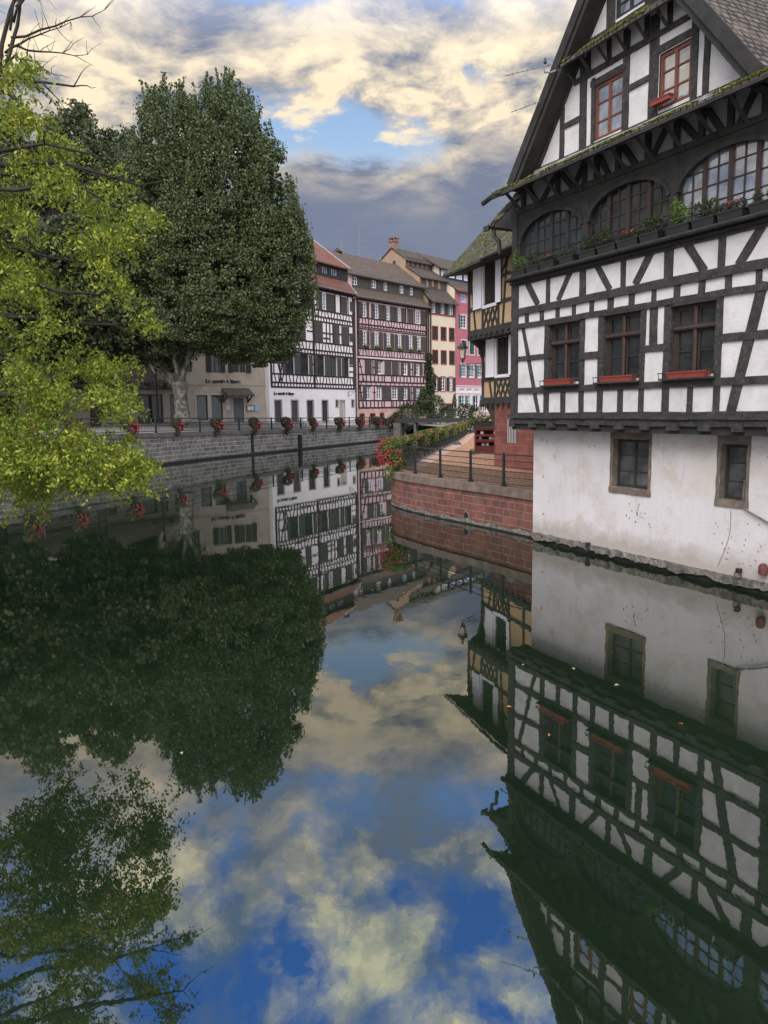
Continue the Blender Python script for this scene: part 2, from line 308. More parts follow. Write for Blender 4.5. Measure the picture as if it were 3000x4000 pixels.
# ---------------------------------------------------------------- mesh helpers
class MB:
    def __init__(s): s.v = []; s.f = []; s.m = []
    def add(s, vs, fs, m=0):
        o = len(s.v); s.v += [tuple(v) for v in vs]; s.f += [tuple(i+o for i in f) for f in fs]; s.m += [m]*len(fs); return s
    def box(s, x0, x1, y0, y1, z0, z1, m=0):
        vs = [(x, y, z) for x in (x0, x1) for y in (y0, y1) for z in (z0, z1)]
        return s.add(vs, [(0, 1, 3, 2), (4, 6, 7, 5), (0, 4, 5, 1), (2, 3, 7, 6), (0, 2, 6, 4), (1, 5, 7, 3)], m)
    def prism(s, poly, y0, y1, m=0):
        n = len(poly); vs = [(x, y0, z) for x, z in poly] + [(x, y1, z) for x, z in poly]
        fs = [tuple(range(n)), tuple(range(2*n-1, n-1, -1))] + [(i, (i+1) % n, n+(i+1) % n, n+i) for i in range(n)]
        return s.add(vs, fs, m)
    def prismx(s, poly, x0, x1, m=0):      # poly in (y, z) run along x
        n = len(poly); vs = [(x0, y, z) for y, z in poly] + [(x1, y, z) for y, z in poly]
        fs = [tuple(range(n)), tuple(range(2*n-1, n-1, -1))] + [(i, (i+1) % n, n+(i+1) % n, n+i) for i in range(n)]
        return s.add(vs, fs, m)
    def slab(s, x0, x1, y0, z0, y1, z1, t=.12, m=0):   # a sloping roof sheet
        return s.prismx([(y0, z0), (y1, z1), (y1, z1-t), (y0, z0-t)], x0, x1, m)
    def beam(s, p, q, w, y0, y1, jit=0.0, m=0, seg=.4):
        """straight timber in the facade plane from p to q (x, z), width w; jit = hand-hewn wobble"""
        px, pz = p; qx, qz = q; L = math.hypot(qx-px, qz-pz)
        if L < 1e-4: return s
        dx, dz = (qx-px)/L, (qz-pz)/L; nx, nz = -dz, dx
        n = max(1, int(L/seg)) if jit else 1
        vs = []; ya = random.uniform(-.004, .004)
        for i in range(n+1):
            t = L*i/n; j1 = random.uniform(-jit, jit); j2 = random.uniform(-jit, jit); jy = random.uniform(-jit, jit)*.35+ya
            for sgn, jj in ((-1, j1), (1, j2)):
                o = sgn*w/2+jj
                vs += [(px+dx*t+nx*o, y0+jy, pz+dz*t+nz*o), (px+dx*t+nx*o, y1, pz+dz*t+nz*o)]
        fs = [(0, 1, 3, 2), (4*n, 4*n+2, 4*n+3, 4*n+1)]
        for i in range(n):
            a = 4*i; b = a+4
            fs += [(a, a+2, b+2, b), (a+1, b+1, b+3, a+3), (a, b, b+1, a+1), (a+2, a+3, b+3, b+2)]
        return s.add(vs, fs, m)
    def tube(s, pts, r, n=6, m=0, r2=None):
        pts = [Vector(p) for p in pts]; k = len(pts); vs = []; up = Vector((0, 0, 1))
        for i, p in enumerate(pts):
            t = (pts[min(i+1, k-1)]-pts[max(i-1, 0)]).normalized()
            a = t.cross(up)
            if a.length < .05: a = t.cross(Vector((1, 0, 0)))
            a.normalize(); b = t.cross(a)
            rr = r if r2 is None else r+(r2-r)*i/(k-1)
            if isinstance(r, (list, tuple)): rr = r[i]
            for j in range(n):
                an = 2*math.pi*j/n; vs.append(p+a*math.cos(an)*rr+b*math.sin(an)*rr)
        fs = [tuple(range(n-1, -1, -1)), tuple(range((k-1)*n, k*n))]
        for i in range(k-1):
            for j in range(n):
                j2 = (j+1) % n; fs.append((i*n+j, i*n+j2, (i+1)*n+j2, (i+1)*n+j))
        return s.add(vs, fs, m)
    def lathe(s, prof, cx=0, cy=0, n=12, m=0):
        vs = []; k = len(prof)
        for r, z in prof:
            for j in range(n): an = 2*math.pi*j/n; vs.append((cx+r*math.cos(an), cy+r*math.sin(an), z))
        fs = [tuple(range(n-1, -1, -1)), tuple(range((k-1)*n, k*n))]
        for i in range(k-1):
            for j in range(n): j2 = (j+1) % n; fs.append((i*n+j, i*n+j2, (i+1)*n+j2, (i+1)*n+j))
        return s.add(vs, fs, m)
    def wall(s, x0, x1, z0, z1, holes, y=0.0, depth=.18, m=0, rm=None):
        """front sheet with real openings and their reveals"""
        rm = m if rm is None else rm
        xs = sorted({x0, x1} | {h[0] for h in holes} | {h[2] for h in holes}); zs = sorted({z0, z1} | {h[1] for h in holes} | {h[3] for h in holes})
        xs = [x for x in xs if x0 <= x <= x1]; zs = [z for z in zs if z0 <= z <= z1]
        for a, b in zip(xs, xs[1:]):
            run = None
            for c, d in zip(zs, zs[1:]):
                mx, mz = (a+b)/2, (c+d)/2
                hole = any(h[0] < mx < h[2] and h[1] < mz < h[3] for h in holes)
                if not hole:
                    s.add([(a, y, c), (b, y, c), (b, y, d), (a, y, d)], [(0, 1, 2, 3)], m)
        for h in holes:
            a, c, b, d = h[:4]; D = y+depth
            s.add([(a, y, c), (b, y, c), (b, y, d), (a, y, d), (a, D, c), (b, D, c), (b, D, d), (a, D, d)],
                  [(0, 4, 5, 1), (1, 5, 6, 2), (2, 6, 7, 3), (3, 7, 4, 0)], rm)
        return s
    def mesh(s, name, mats):
        me = bpy.data.meshes.new(name); me.from_pydata(s.v, [], s.f)
        for m in (mats if isinstance(mats, (list, tuple)) else [mats]): me.materials.append(m)
        if any(s.m): me.polygons.foreach_set('material_index', s.m)
        me.update(); return me
    def build(s, name, mats, parent=None, smooth=False, loc=None):
        o = bpy.data.objects.new(name, s.mesh(name, mats)); C.objects.link(o)
        if smooth: o.data.polygons.foreach_set('use_smooth', [True]*len(o.data.polygons))
        if parent: o.parent = parent
        if loc: o.location = loc
        return o

def tag(o, label=None, cat=None, group=None, kind=None):
    if label: o['label'] = label
    if cat: o['category'] = cat
    if group: o['group'] = group
    if kind: o['kind'] = kind
    return o
def thing(name, label, cat, loc=(0, 0, 0), rz=0.0, group=None):
    o = bpy.data.objects.new(name, None); C.objects.link(o); o.location = loc; o.rotation_euler = (0, 0, rz); o.empty_display_size = .3
    return tag(o, label, cat, group)
def kids(o): return [c for c in bpy.data.objects if c.parent == o]
def copy_thing(src, loc, rz=None, label=None, group=None, scale=None):
    r = src.copy(); C.objects.link(r); r.location = loc
    if rz is not None: r.rotation_euler = (0, 0, rz)
    if scale: r.scale = scale
    if label: r['label'] = label
    if group: r['group'] = group
    for c in kids(src):
        d = c.copy(); C.objects.link(d); d.parent = r
        for g in kids(c):
            e = g.copy(); C.objects.link(e); e.parent = d
    return r
def facing(ang):  # rz for a facade running along (sin ang, cos ang)
    return math.pi/2-R(ang)

def leaf_mesh(name, cen, size, mat_, up=.0, droop=False, aspect=.5, svar=.35):
    """one small pointed leaf (a folded pair of triangles) at every centre"""
    cen = np.asarray(cen, float); n = len(cen)
    t = np.random.normal(size=(n, 3))
    if droop: t = t*np.array([1, 1, .5]); t[:, 2] -= .9
    if up: t[:, 2] += up
    t /= np.linalg.norm(t, axis=1)[:, None]
    b = np.cross(t, np.random.normal(size=(n, 3))); b /= np.linalg.norm(b, axis=1)[:, None]
    nn = np.cross(t, b)
    s_ = size*(1+svar*np.random.uniform(-1, 1, n))[:, None]
    w = s_*aspect
    v = np.empty((n, 4, 3)); v[:, 0] = cen-t*s_*.5; v[:, 1] = cen+b*w*.5+nn*w*.15; v[:, 2] = cen+t*s_*.5; v[:, 3] = cen-b*w*.5+nn*w*.15
    me = bpy.data.meshes.new(name); me.vertices.add(4*n); me.vertices.foreach_set('co', v.reshape(-1))
    me.loops.add(4*n); me.loops.foreach_set('vertex_index', np.arange(4*n, dtype=np.int32))
    me.polygons.add(n); me.polygons.foreach_set('loop_start', np.arange(0, 4*n, 4, dtype=np.int32))
    me.polygons.foreach_set('loop_total', np.full(n, 4, np.int32))
    me.materials.append(mat_); me.update(calc_edges=True); me.validate(); return me
def leaves(name, cen, size, mat_, parent=None, loc=None, **k):
    o = bpy.data.objects.new(name, leaf_mesh(name, cen, size, mat_, **k)); C.objects.link(o)
    if parent: o.parent = parent
    if loc: o.location = loc
    return o
def blob(n, c, r):  # points in a soft ellipsoid, denser towards its skin
    p = np.random.normal(size=(n, 3)); p /= np.linalg.norm(p, axis=1)[:, None]
    return np.array(c)+p*np.array(r)*(np.random.uniform(.35, 1, n)**.5)[:, None]

WCACHE = {}
def window(parent, x0, z0, x1, z1, y=.10, frame=None, glass=None, nx=2, nz=3, fw=.07, d=.06, bar=.03, name='window'):
    """casement: frame with its glazing bars, and the pane behind as a sub-part"""
    frame = frame or M_WHITEJ; glass = glass or M_GLASS
    w, h = round(x1-x0-.006, 2), round(z1-z0-.006, 2)
    key = (w, h, frame.name, glass.name, nx, nz, fw, bar, d)
    if key not in WCACHE:
        b = MB(); b.box(0, fw, 0, d, 0, h).box(w-fw, w, 0, d, 0, h).box(fw, w-fw, .002, d, 0, fw).box(fw, w-fw, .002, d, h-fw, h)
        for i in range(1, nx):
            xx = w*i/nx; b.box(xx-fw*.55, xx+fw*.55, .004, d-.004, fw, h-fw)
        for i in range(1, nz):
            zz = h*i/nz; b.box(fw, w-fw, .012, d-.012, zz-bar/2, zz+bar/2)
        g = MB(); g.box(fw*.4, w-fw*.4, d*.5, d*.5+.01, fw*.4, h-fw*.4)
        WCACHE[key] = (b.mesh(name+'_frame', frame), g.mesh('pane', glass))
    a, g = WCACHE[key]
    o = bpy.data.objects.new(name, a); C.objects.link(o); o.parent = parent; o.location = (x0+.003, y, z0+.003)
    p = bpy.data.objects.new('pane', g); C.objects.link(p); p.parent = o
    return o
SC = {}
def shutter(parent, x0, z0, x1, z1, y=-.05, m=None, style='slat', ang=0.0, name='shutter'):
    m = m or M_SHUT; w, h = round(x1-x0, 2), round(z1-z0, 2); key = (w, h, m.name, style)
    if key not in SC:
        b = MB(); t = .04
        b.box(0, w, .012, t, 0, h)
        if style == 'z':
            for zz in (h*.15, h*.8): b.box(.03, w-.03, 0, .012, zz, zz+.10)
            b.beam((w*.12, h*.16), (w*.85, h*.86), .10, -.004, .012)
        elif style == 'plain':
            b.box(0, w, 0, .012, 0, .05).box(0, w, 0, .012, h-.05, h)
        else:
            b.box(0, .06, 0, .012, 0, h).box(w-.06, w, 0, .012, 0, h)
            for zz in (0, h*.45, h-.08): b.box(.06, w-.06, .001, .012, zz, zz+.08)
            n = int(h/.12)
            for i in range(n): b.box(.06, w-.06, .005, .012, h*i/n, h*i/n+.05)
        SC[key] = b.mesh(name, m)
    o = bpy.data.objects.new(name, SC[key]); C.objects.link(o); o.parent = parent; o.location = (x0, y, z0); o.rotation_euler = (0, 0, ang)
    return o
def text_mesh(name, s, size, m, parent, x, y, z, width=None, depth=.02, bold=0.0):
    cu = bpy.data.curves.new(name, 'FONT'); cu.body = s; cu.size = size; cu.extrude = depth; cu.offset = bold
    tmp = bpy.data.objects.new(name+'_curve', cu); C.objects.link(tmp)
    dg = bpy.context.evaluated_depsgraph_get(); dg.update()
    me = bpy.data.meshes.new_from_object(tmp.evaluated_get(dg)); bpy.data.objects.remove(tmp)
    me.materials.clear(); me.materials.append(m)
    o = bpy.data.objects.new(name, me); C.objects.link(o); o.parent = parent
    xs = [v.co.x for v in me.vertices]; w = max(xs)-min(xs)
    if width: k = width/w; me.transform(Matrix.Diagonal((k, 1, 1, 1)))
    o.location = (x, y, z); o.rotation_euler = (math.pi/2, 0, 0)
    return o

# ================================================================ THE SETTING
# water, far street, near terrace, land behind
b = MB(); b.add([(-260, -40, 0), (260, -40, 0), (260, 420, 0), (-260, 420, 0)], [(0, 1, 2, 3)])
water = tag(b.build('canal_water', M_WATER), kind='structure')
b = MB(); b.add([(-260, -40, -2.2), (260, -40, -2.2), (260, 420, -2.2), (-260, 420, -2.2)], [(0, 1, 2, 3)])
tag(b.build('canal_bed', M_DARKSTONE), kind='structure')

QUAY = [(-60, 20, 2.6), (-40, 33, 2.6), (-27, 41.0, 2.6), (-22.2, 46.6, 2.58), (-20.7, 50.5, 2.57), (-17.96, 56.6, 2.52), (-15.16, 65.0, 2.38), (-10.08, 76.4, 2.18), (-2.99, 92.5, 1.98), (.13, 99.5, 1.93), (3.2, 105.5, 1.9)]
BACK = [(-80, 60, 2.8), (-60, 66, 2.9), (-44, 60, 2.9), (-34, 64, 2.9), (-27, 70, 3.0), (-21, 76.5, 3.0), (-16, 81, 2.95), (-11.5, 84.0, 2.7), (-4.5, 98.5, 2.2), (.5, 105.5, 1.95), (7, 113, 1.95)]
# far street: a sheet from the quay edge to the house fronts and on behind them
b = MB(); vs = []
for (x, y, z), (x2, y2, z2) in zip(QUAY, BACK):
    vs += [(x, y, z-.10), (x2, y2, z2), (x2-30, y2+30, z2), (x2-60, y2+300, z2)]
fs = []
for i in range(len(QUAY)-1):
    for j in range(3): a = i*4+j; fs.append((a, a+4, a+5, a+1))
b.add(vs, fs); tag(b.build('far_street', M_STREET), kind='structure')
# land to the right, behind the terrace and under the near houses
TERR = [(4.72, 23.25), (3.88, 24.9), (2.98, 26.5), (2.0, 28.2), (1.05, 30.1), (.52, 31.5), (.36, 32.8), (.55, 34.4), (1.3, 38.6), (3.1, 48.5), (5.3, 60), (8.3, 79.5), (10.6, 88.0)]
b = MB()
tp = TERR + [(40, 95), (40, 30), (6.5, 23.3)]
b.add([(x, y, 1.40) for x, y in tp], [tuple(range(len(tp)))[::-1]])
tag(b.build('cobbled_path', M_COBBLE), kind='structure')
b = MB()
for i, ((x, y), (x2, y2)) in enumerate(zip(TERR[7:-1], TERR[8:])):
    dx, dy = x2-x, y2-y; L = math.hypot(dx, dy); nx, ny = dy/L, -dx/L
    b.add([(x+nx*.5, y+ny*.5, 1.404), (x+nx*1.25, y+ny*1.25, 1.404), (x2+nx*1.25, y2+ny*1.25, 1.404), (x2+nx*.5, y2+ny*.5, 1.404)], [(0, 1, 2, 3)])
tag(b.build('path_edge_slabs', M_SLAB), kind='structure')
b = MB(); b.add([(10.6, 88, 1.45), (40, 95, 1.45), (70, 110, 1.9), (70, 300, 1.9), (-20, 300, 1.9), (3.4, 112, 1.9), (7.2, 100, 1.7)], [tuple(range(7))])
tag(b.build('far_ground', M_STREET), kind='structure')
b = MB(); b.box(9, 60, -30, 22, -1, 1.2)
b.v = [(x+(0 if z else 0), y, z) for x, y, z in b.v]; tag(b.build('right_bank', M_STREET), kind='structure')
b = MB(); b.add([(-60, -30, -1), (-8.6, -30, -1), (-9.4, 15, -1), (-20, 24, -1), (-60, 19, -1), (-60, -30, 2.4), (-8.6, -30, 2.4), (-9.4, 15, 2.4), (-20, 24, 2.4), (-60, 19, 2.4)],
    [(5, 6, 7, 8, 9), (0, 1, 6, 5), (1, 2, 7, 6), (2, 3, 8, 7), (3, 4, 9, 8)])
tag(b.build('left_bank', M_QUAYCOP), kind='structure')

# ---------------------------------------------------------------- far quay wall
def ribbon(mb, pts, z0, z1f, off=0.0, m=0, zt=None):
    """vertical sheet along a polyline; u runs along x so that masonry follows the wall"""
    for (a, c) in zip(pts, pts[1:]):
        mb.add([(a[0], a[1], z0), (c[0], c[1], z0), (c[0], c[1], z1f(c)), (a[0], a[1], z1f(a))], [(0, 1, 2, 3)], m)
qw = thing('quay_wall', 'long curved grey masonry quay wall across the water', 'quay wall', (0, 0, 0))
b = MB(); ribbon(b, QUAY, -1, lambda p: p[2]-.32); b.build('masonry', M_QUAY, qw)
b = MB()
for a, c in zip(QUAY, QUAY[1:]):
    dx, dy = c[0]-a[0], c[1]-a[1]; L = math.hypot(dx, dy); nx, ny = dy/L*.10, -dx/L*.10
    for (o1, o2) in (((nx, ny), (-nx*5, -ny*5)),):
        vs = []
        for p in (a, c):
            for (ox, oy) in (o1, o2):
                for dz in (-.34, 0): vs.append((p[0]+ox, p[1]+oy, p[2]+dz))
        b.add(vs, [(0, 4, 5, 1), (1, 5, 7, 3), (2, 3, 7, 6), (0, 2, 6, 4), (0, 1, 3, 2), (4, 6, 7, 5)])
b.build('coping', M_QUAYCOP, qw)
def at_quay(t):   # t = distance along the visible quay from its 4th point
    pts = QUAY[3:]; d = 0
    for a, c in zip(pts, pts[1:]):
        L = math.hypot(c[0]-a[0], c[1]-a[1])
        if d+L >= t:
            k = (t-d)/L; return (a[0]+(c[0]-a[0])*k, a[1]+(c[1]-a[1])*k, a[2]+(c[2]-a[2])*k, math.atan2(c[1]-a[1], c[0]-a[0]))
        d += L
    return (*pts[-1], 1.1)
def quay_at_px(tx):   # nearest point of the quay on the bearing x/y = tx
    best = None
    for i in range(0, 1400):
        q = at_quay(i*.05); e = abs(q[0]/q[1]-tx)
        if best is None or e < best[0]: best = (e, i*.05, q)
    return best[1], best[2]
b = MB()
for a, c in zip(QUAY, QUAY[1:]):
    dx, dy = c[0]-a[0], c[1]-a[1]; L = math.hypot(dx, dy); nx, ny = dy/L*.22, -dx/L*.22
    vs = []
    for p in (a, c):
        for (ox, oy) in ((nx, ny), (0, 0)):
            for z_ in (-1, .16): vs.append((p[0]+ox, p[1]+oy, z_))
    b.add(vs, [(0, 4, 5, 1), (1, 5, 7, 3), (0, 1, 3, 2), (4, 6, 7, 5)])
b.build('water_ledge', M_DARKSTONE, qw)
# dark vertical stain strips, a drain mouth and two rubbing posts
b = MB()
_, q = quay_at_px((990-1500)/3000)
x, y, z, an = q; n = Vector((math.sin(an), -math.cos(an), 0)); t = Vector((math.cos(an), math.sin(an), 0))
for (w, ) in ((.45,),):
    p = Vector((x, y, 0)); vs = [p+n*.03-t*w/2, p+n*.03+t*w/2, p+n*.03+t*w/2+Vector((0, 0, z-.36)), p+n*.03-t*w/2+Vector((0, 0, z-.36))]
    vs = [v+Vector((0, 0, -.3)) if i < 2 else v for i, v in enumerate(vs)]; b.add(vs, [(0, 1, 2, 3)])
b.build('dark_buttress_stone', M_DARKSTONE, qw)
_, q = quay_at_px((322-1500)/3000); x, y, z, an = q; n = Vector((math.sin(an), -math.cos(an), 0)); t = Vector((math.cos(an), math.sin(an), 0))
b = MB(); p = Vector((x, y, 0)); arc = [(-.75, -.5), (.75, -.5), (.75, .75)]+[(.75*math.cos(a*math.pi/10), .75+.65*math.sin(a*math.pi/10)) for a in range(1, 10)]+[(-.75, .75)]
b.add([p+n*.235+t*a+Vector((0, 0, c)) for a, c in arc], [tuple(range(len(arc)))]); b.build('drain_mouth', M_BLACK, qw)
for k, (px, h, lab) in enumerate(((1143, 1.05, 'dark wooden post in the water before the far quay wall'), (1112, 0, None))):
    if not lab: continue
    _, q = quay_at_px((px-1500)/3000); x, y, z, an = q; n = Vector((math.sin(an), -math.cos(an), 0))
    b = MB(); b.prismx([(-.17, -1.5), (.17, -1.5), (.16, h+.5), (.12, h+.58), (-.13, h+.55), (-.17, h+.45)], -.17, .17)
    for zz in (.35, 1.1): b.box(-.19, .19, -.19, .19, zz, zz+.09)
    o = b.build('mooring_post', M_DARKSTONE); o.location = (x+n.x*1.0, y+n.y*1.0, 0); o.rotation_euler = (0, 0, an); tag(o, lab, 'post')

# far railing with its own posts
rail = thing('quay_railing', 'dark iron railing with mesh panels along the far quay edge', 'railing', (0, 0, 0))
posts = []; tpos = 2.0
pxs = [160, 330, 618, 790, 942, 1068, 1182, 1282, 1370, 1448, 1505]
pts = []
for px in pxs:
    _, q = quay_at_px((px-1500)/3000); pts.append(q)
pm = MB(); pm.box(-.055, .055, -.055, .055, 0, 1.12).box(-.09, .09, -.09, .09, 0, .06).lathe([(.07, 1.12), (.075, 1.16), (.03, 1.2)], n=8)
pme = pm.mesh('post', M_RAIL)
for q in pts:
    o = bpy.data.objects.new('post', pme); C.objects.link(o); o.parent = rail; o.location = q[:3]; o.rotation_euler = (0, 0, q[3])
rb = MB(); mp = MB()
for a, c in zip(pts, pts[1:]):
    for h, r in ((1.10, .045), (.78, .03), (.55, .028), (.12, .03)): rb.tube([(a[0], a[1], a[2]+h), (c[0], c[1], c[2]+h)], r, 5)
    A, Cc = Vector(a[:3]), Vector(c[:3]); L = (Cc-A).length; t = (Cc-A)/L
    n = int(L/.16)
    for i in range(1, n): p = A+t*(L*i/n); mp.tube([p+Vector((0, 0, .12)), p+Vector((0, 0, .78))], .014, 3)
rb.build('rail', M_RAIL, rail); mp.build('mesh_panel', M_RAIL, rail)

# ---------------------------------------------------------------- near terrace wall and railing
tw = thing('terrace_wall', 'curved red sandstone block wall with concrete coping at the water', 'retaining wall', (0, 0, 0))
def smooth_pts(p, k=4):
    out = []
    for i in range(len(p)-1):
        p0, p1, p2, p3 = p[max(i-1, 0)], p[i], p[i+1], p[min(i+2, len(p)-1)]
        for j in range(k):
            t = j/k; out.append(tuple(.5*((2*b_)+(-a_+c_)*t+(2*a_-5*b_+4*c_-d_)*t*t+(-a_+3*b_-3*c_+d_)*t**3) for a_, b_, c_, d_ in zip(p0, p1, p2, p3)))
    return out+[p[-1]]
TS = smooth_pts(TERR)
me_b = MB()   # wall face, laid flat coordinates (u, z) kept in x/z by a long unrolled strip is not needed: blocks follow object x
ribbon(me_b, [(x-.03, y, 0) for x, y in TS], -1.0, lambda p: 1.2); w_o = me_b.build('block_face', M_RIVET, tw)
b = MB(); ribbon(b, [(x-.05, y-.03, 0) for x, y in TS], -1.0, lambda p: .16+.05*math.sin(p[0]*9)+.03*math.sin(p[1]*5)); b.build('wet_footing', M_FOOT, tw)
b = MB(); ribbon(b, [(x-.07, y-.05, 0) for x, y in TS], -1.0, lambda p: .05+.02*math.sin(p[0]*14)); b.build('tide_line', M_DARKSTONE, tw)
b = MB()
for a, c in zip(TS, TS[1:]):
    dx, dy = c[0]-a[0], c[1]-a[1]; L = math.hypot(dx, dy) or 1; nx, ny = dy/L, -dx/L   # pointing to the land
    vs = []
    for p in (a, c):
        for o_ in (-.09, .42):
            for z in (1.17, 1.45): vs.append((p[0]+nx*o_, p[1]+ny*o_, z))
    b.add(vs, [(0, 4, 5, 1), (1, 5, 7, 3), (2, 3, 7, 6), (0, 2, 6, 4)])
b.build('coping', M_COPING, tw)
_a, _c = Vector((2.98, 26.5, 0)), Vector((2.0, 28.2, 0)); _t = (_c-_a).normalized(); _n = Vector((-_t.y, _t.x, 0)); _n = -_n if _n.x > 0 else _n; _p = _a+_t*.12+_n*.055
arc = [(-.11, -.3), (.11, -.3), (.11, .22)]+[(.11*math.cos(a*math.pi/8), .22+.14*math.sin(a*math.pi/8)) for a in range(1, 8)]+[(-.11, .22)]
b = MB(); b.add([_p+_t*a+Vector((0, 0, c)) for a, c in arc], [tuple(range(len(arc)))]); b.build('drain_mouth', M_BLACK, tw)
b = MB(); arc = [(.17*math.cos(a*math.pi/8), .22+.20*math.sin(a*math.pi/8)) for a in range(0, 9)]; b.tube([_p+_t*.16+_n*.0+Vector((0, 0, -.2))]+[_p+_t*a+Vector((0, 0, c)) for a, c in arc]+[_p-_t*.16+Vector((0, 0, -.2))], .025, 6); b.build('drain_surround', M_GREYSTONE, tw)
tr = thing('terrace_railing', 'black iron railing with fine mesh on the near terrace edge', 'railing', (0, 0, 0))
rp = [(4.74, 23.75), (3.83, 25.0), (2.95, 26.78), (2.02, 28.55), (1.18, 30.55), (.75, 31.9)]
rp = [(x+.1, y+.05) for x, y in rp]
pm = MB(); pm.box(-.036, .036, -.036, .036, 0, 1.05).box(-.05, .05, -.05, .05, 0, .16).box(-.075, .075, -.075, .075, 0, .05).lathe([(.035, 1.05), (.04, 1.09), (.015, 1.13)], n=8); pme2 = pm.mesh('post', M_RAIL)
for i, (x, y) in enumerate(rp[:-1]):
    o = bpy.data.objects.new('post', pme2); C.objects.link(o); o.parent = tr; o.location = (x, y, 1.45); nx = rp[i+1]; o.rotation_euler = (0, 0, math.atan2(nx[1]-y, nx[0]-x))
rb = MB(); mp = MB(); fr = MB()
for a, c in zip(rp, rp[1:]):
    for h, r in ((1.04, .022), (.84, .015), (.64, .015), (.50, .013), (.30, .015), (.08, .017)): rb.tube([(*a, 1.45+h), (*c, 1.45+h)], r, 6)
    A, Cc = Vector((*a, 1.45)), Vector((*c, 1.45)); L = (Cc-A).length; t = (Cc-A)/L
    for i in range(1, int(L/.035)): p = A+t*(i*.035); mp.tube([p+Vector((0, 0, .08)), p+Vector((0, 0, .50))], .006, 3)
    for h in np.arange(.12, .5, .06): mp.tube([A+Vector((0, 0, h)), Cc+Vector((0, 0, h))], .005, 3)
rb.build('rail', M_RAIL, tr); mp.build('mesh_panel', M_RAIL, tr)

# fence with flower boxes along the water side of the path
FEN = [(.62, 32.6), (.85, 34.2), (1.55, 38.4), (3.35, 48.3), (5.6, 59.8), (8.6, 79.0), (10.9, 86.5)]
ff = thing('path_fence', 'long dark railing on the left edge of the cobbled path', 'railing', (0, 0, 0))
rb = MB(); mp = MB(); FP = []
for a, c in zip(FEN, FEN[1:]):
    L = math.hypot(c[0]-a[0], c[1]-a[1]); n = max(1, round(L/2.0))
    for i in range(n): FP.append((a[0]+(c[0]-a[0])*i/n, a[1]+(c[1]-a[1])*i/n))
FP.append(FEN[-1])
for x, y in FP:
    o = bpy.data.objects.new('post', pme2); C.objects.link(o); o.parent = ff; o.location = (x, y, 1.40); o.rotation_euler = (0, 0, 1.25)
for a, c in zip(FP, FP[1:]):
    for h, r in ((1.04, .024), (.82, .016), (.60, .016), (.35, .014), (.10, .014)): rb.tube([(*a, 1.4+h), (*c, 1.4+h)], r, 5)
    A, Cc = Vector((*a, 1.4)), Vector((*c, 1.4)); L = (Cc-A).length; t = (Cc-A)/L
    for i in range(1, int(L/.14)): p = A+t*(i*.14); mp.tube([p+Vector((0, 0, .10)), p+Vector((0, 0, .60))], .007, 3)
rb.build('rail', M_RAIL, ff); mp.build('mesh_panel', M_RAIL, ff)

# ================================================================ THE BIG HALF-TIMBERED HOUSE (right)
TA = math.atan2(-.898, .44)
H = thing('half_timbered_house', 'large black and white half-timbered house rising from the water on the right', 'house', (3.86, 23.07, 0), TA)
UE = 13.0
wins = [(1.72, 4.66, 2.99, 6.24), (3.88, 4.66, 5.13, 6.24), (6.05, 4.66, 7.29, 6.20), (9.3, 4.66, 10.5, 6.2)]
b = MB(); b.wall(0.05, UE, 3.60, 7.62, wins, -.008, .22, 0, 1)
b.add([(0.05, .045, 3.6), (0.05, 9, 3.6), (0.05, 9, 9.7), (0.05, .045, 9.7)], [(0, 1, 2, 3)])
b.add([(UE, .045, 3.6), (UE, 9, 3.6), (UE, 9, 9.7), (UE, .045, 9.7)], [(3, 2, 1, 0)])
b.add([(0.05, 9, 3.6), (UE, 9, 3.6), (UE, 9, 9.7), (0.05, 9, 9.7)], [(0, 1, 2, 3)])
b.build('plaster_wall', [M_PLASTER, M_TIMBER2], H)
# timber framing
j = .010; t = MB()
def post(u0, u1, z0, z1, y=-.035): t.beam(((u0+u1)/2, z0), ((u0+u1)/2, z1), u1-u0, y+random.uniform(-.006, .006), .08, j)
def railb(u0, u1, z0, z1, y=-.045): t.beam((u0, (z0+z1)/2), (u1, (z0+z1)/2), z1-z0, y+random.uniform(-.006, .006), .08, j)
def diag(p, q, w, y=-.025): t.beam(p, q, w, y+random.uniform(-.006, .006), .08, j)
railb(0.0, UE, 3.79, 3.86, -.05)
post(0.0, .29, 3.8, 7.66, -.06)
railb(.28, 1.75, 5.34, 5.47); railb(2.99, 3.88, 5.22, 5.38)
railb(5.15, 6.05, 5.24, 5.40); railb(7.3, UE, 5.29, 5.46)
railb(.28, UE, 4.40, 4.56, -.05)
for u0, u1 in ((1.52, 1.73), (2.98, 3.17), (3.69, 3.88), (5.12, 5.28), (5.84, 6.05), (7.28, 7.44)): post(u0, u1, 3.82, 6.38)
post(5.40, 5.64, 5.38, 6.3, -.03)
for u0, u1 in ((2.25, 2.43), (4.42, 4.60), (6.58, 6.72), (8.9, 9.1), (10.4, 10.6), (11.7, 11.9)): post(u0, u1, 3.82, 4.42)
post(8.95, 9.25, 4.5, 6.4); post(10.6, 10.85, 4.5, 6.4)
diag((.50, 6.34), (1.28, 3.84), .15)
diag((8.36, 6.40), (7.74, 3.84), .24, -.03)
railb(0.0, UE, 6.22, 6.34, -.05) if False else None
t.beam((0.0, 6.33), (UE, 6.27), .14, -.055, .08, j)       # head rail over the windows
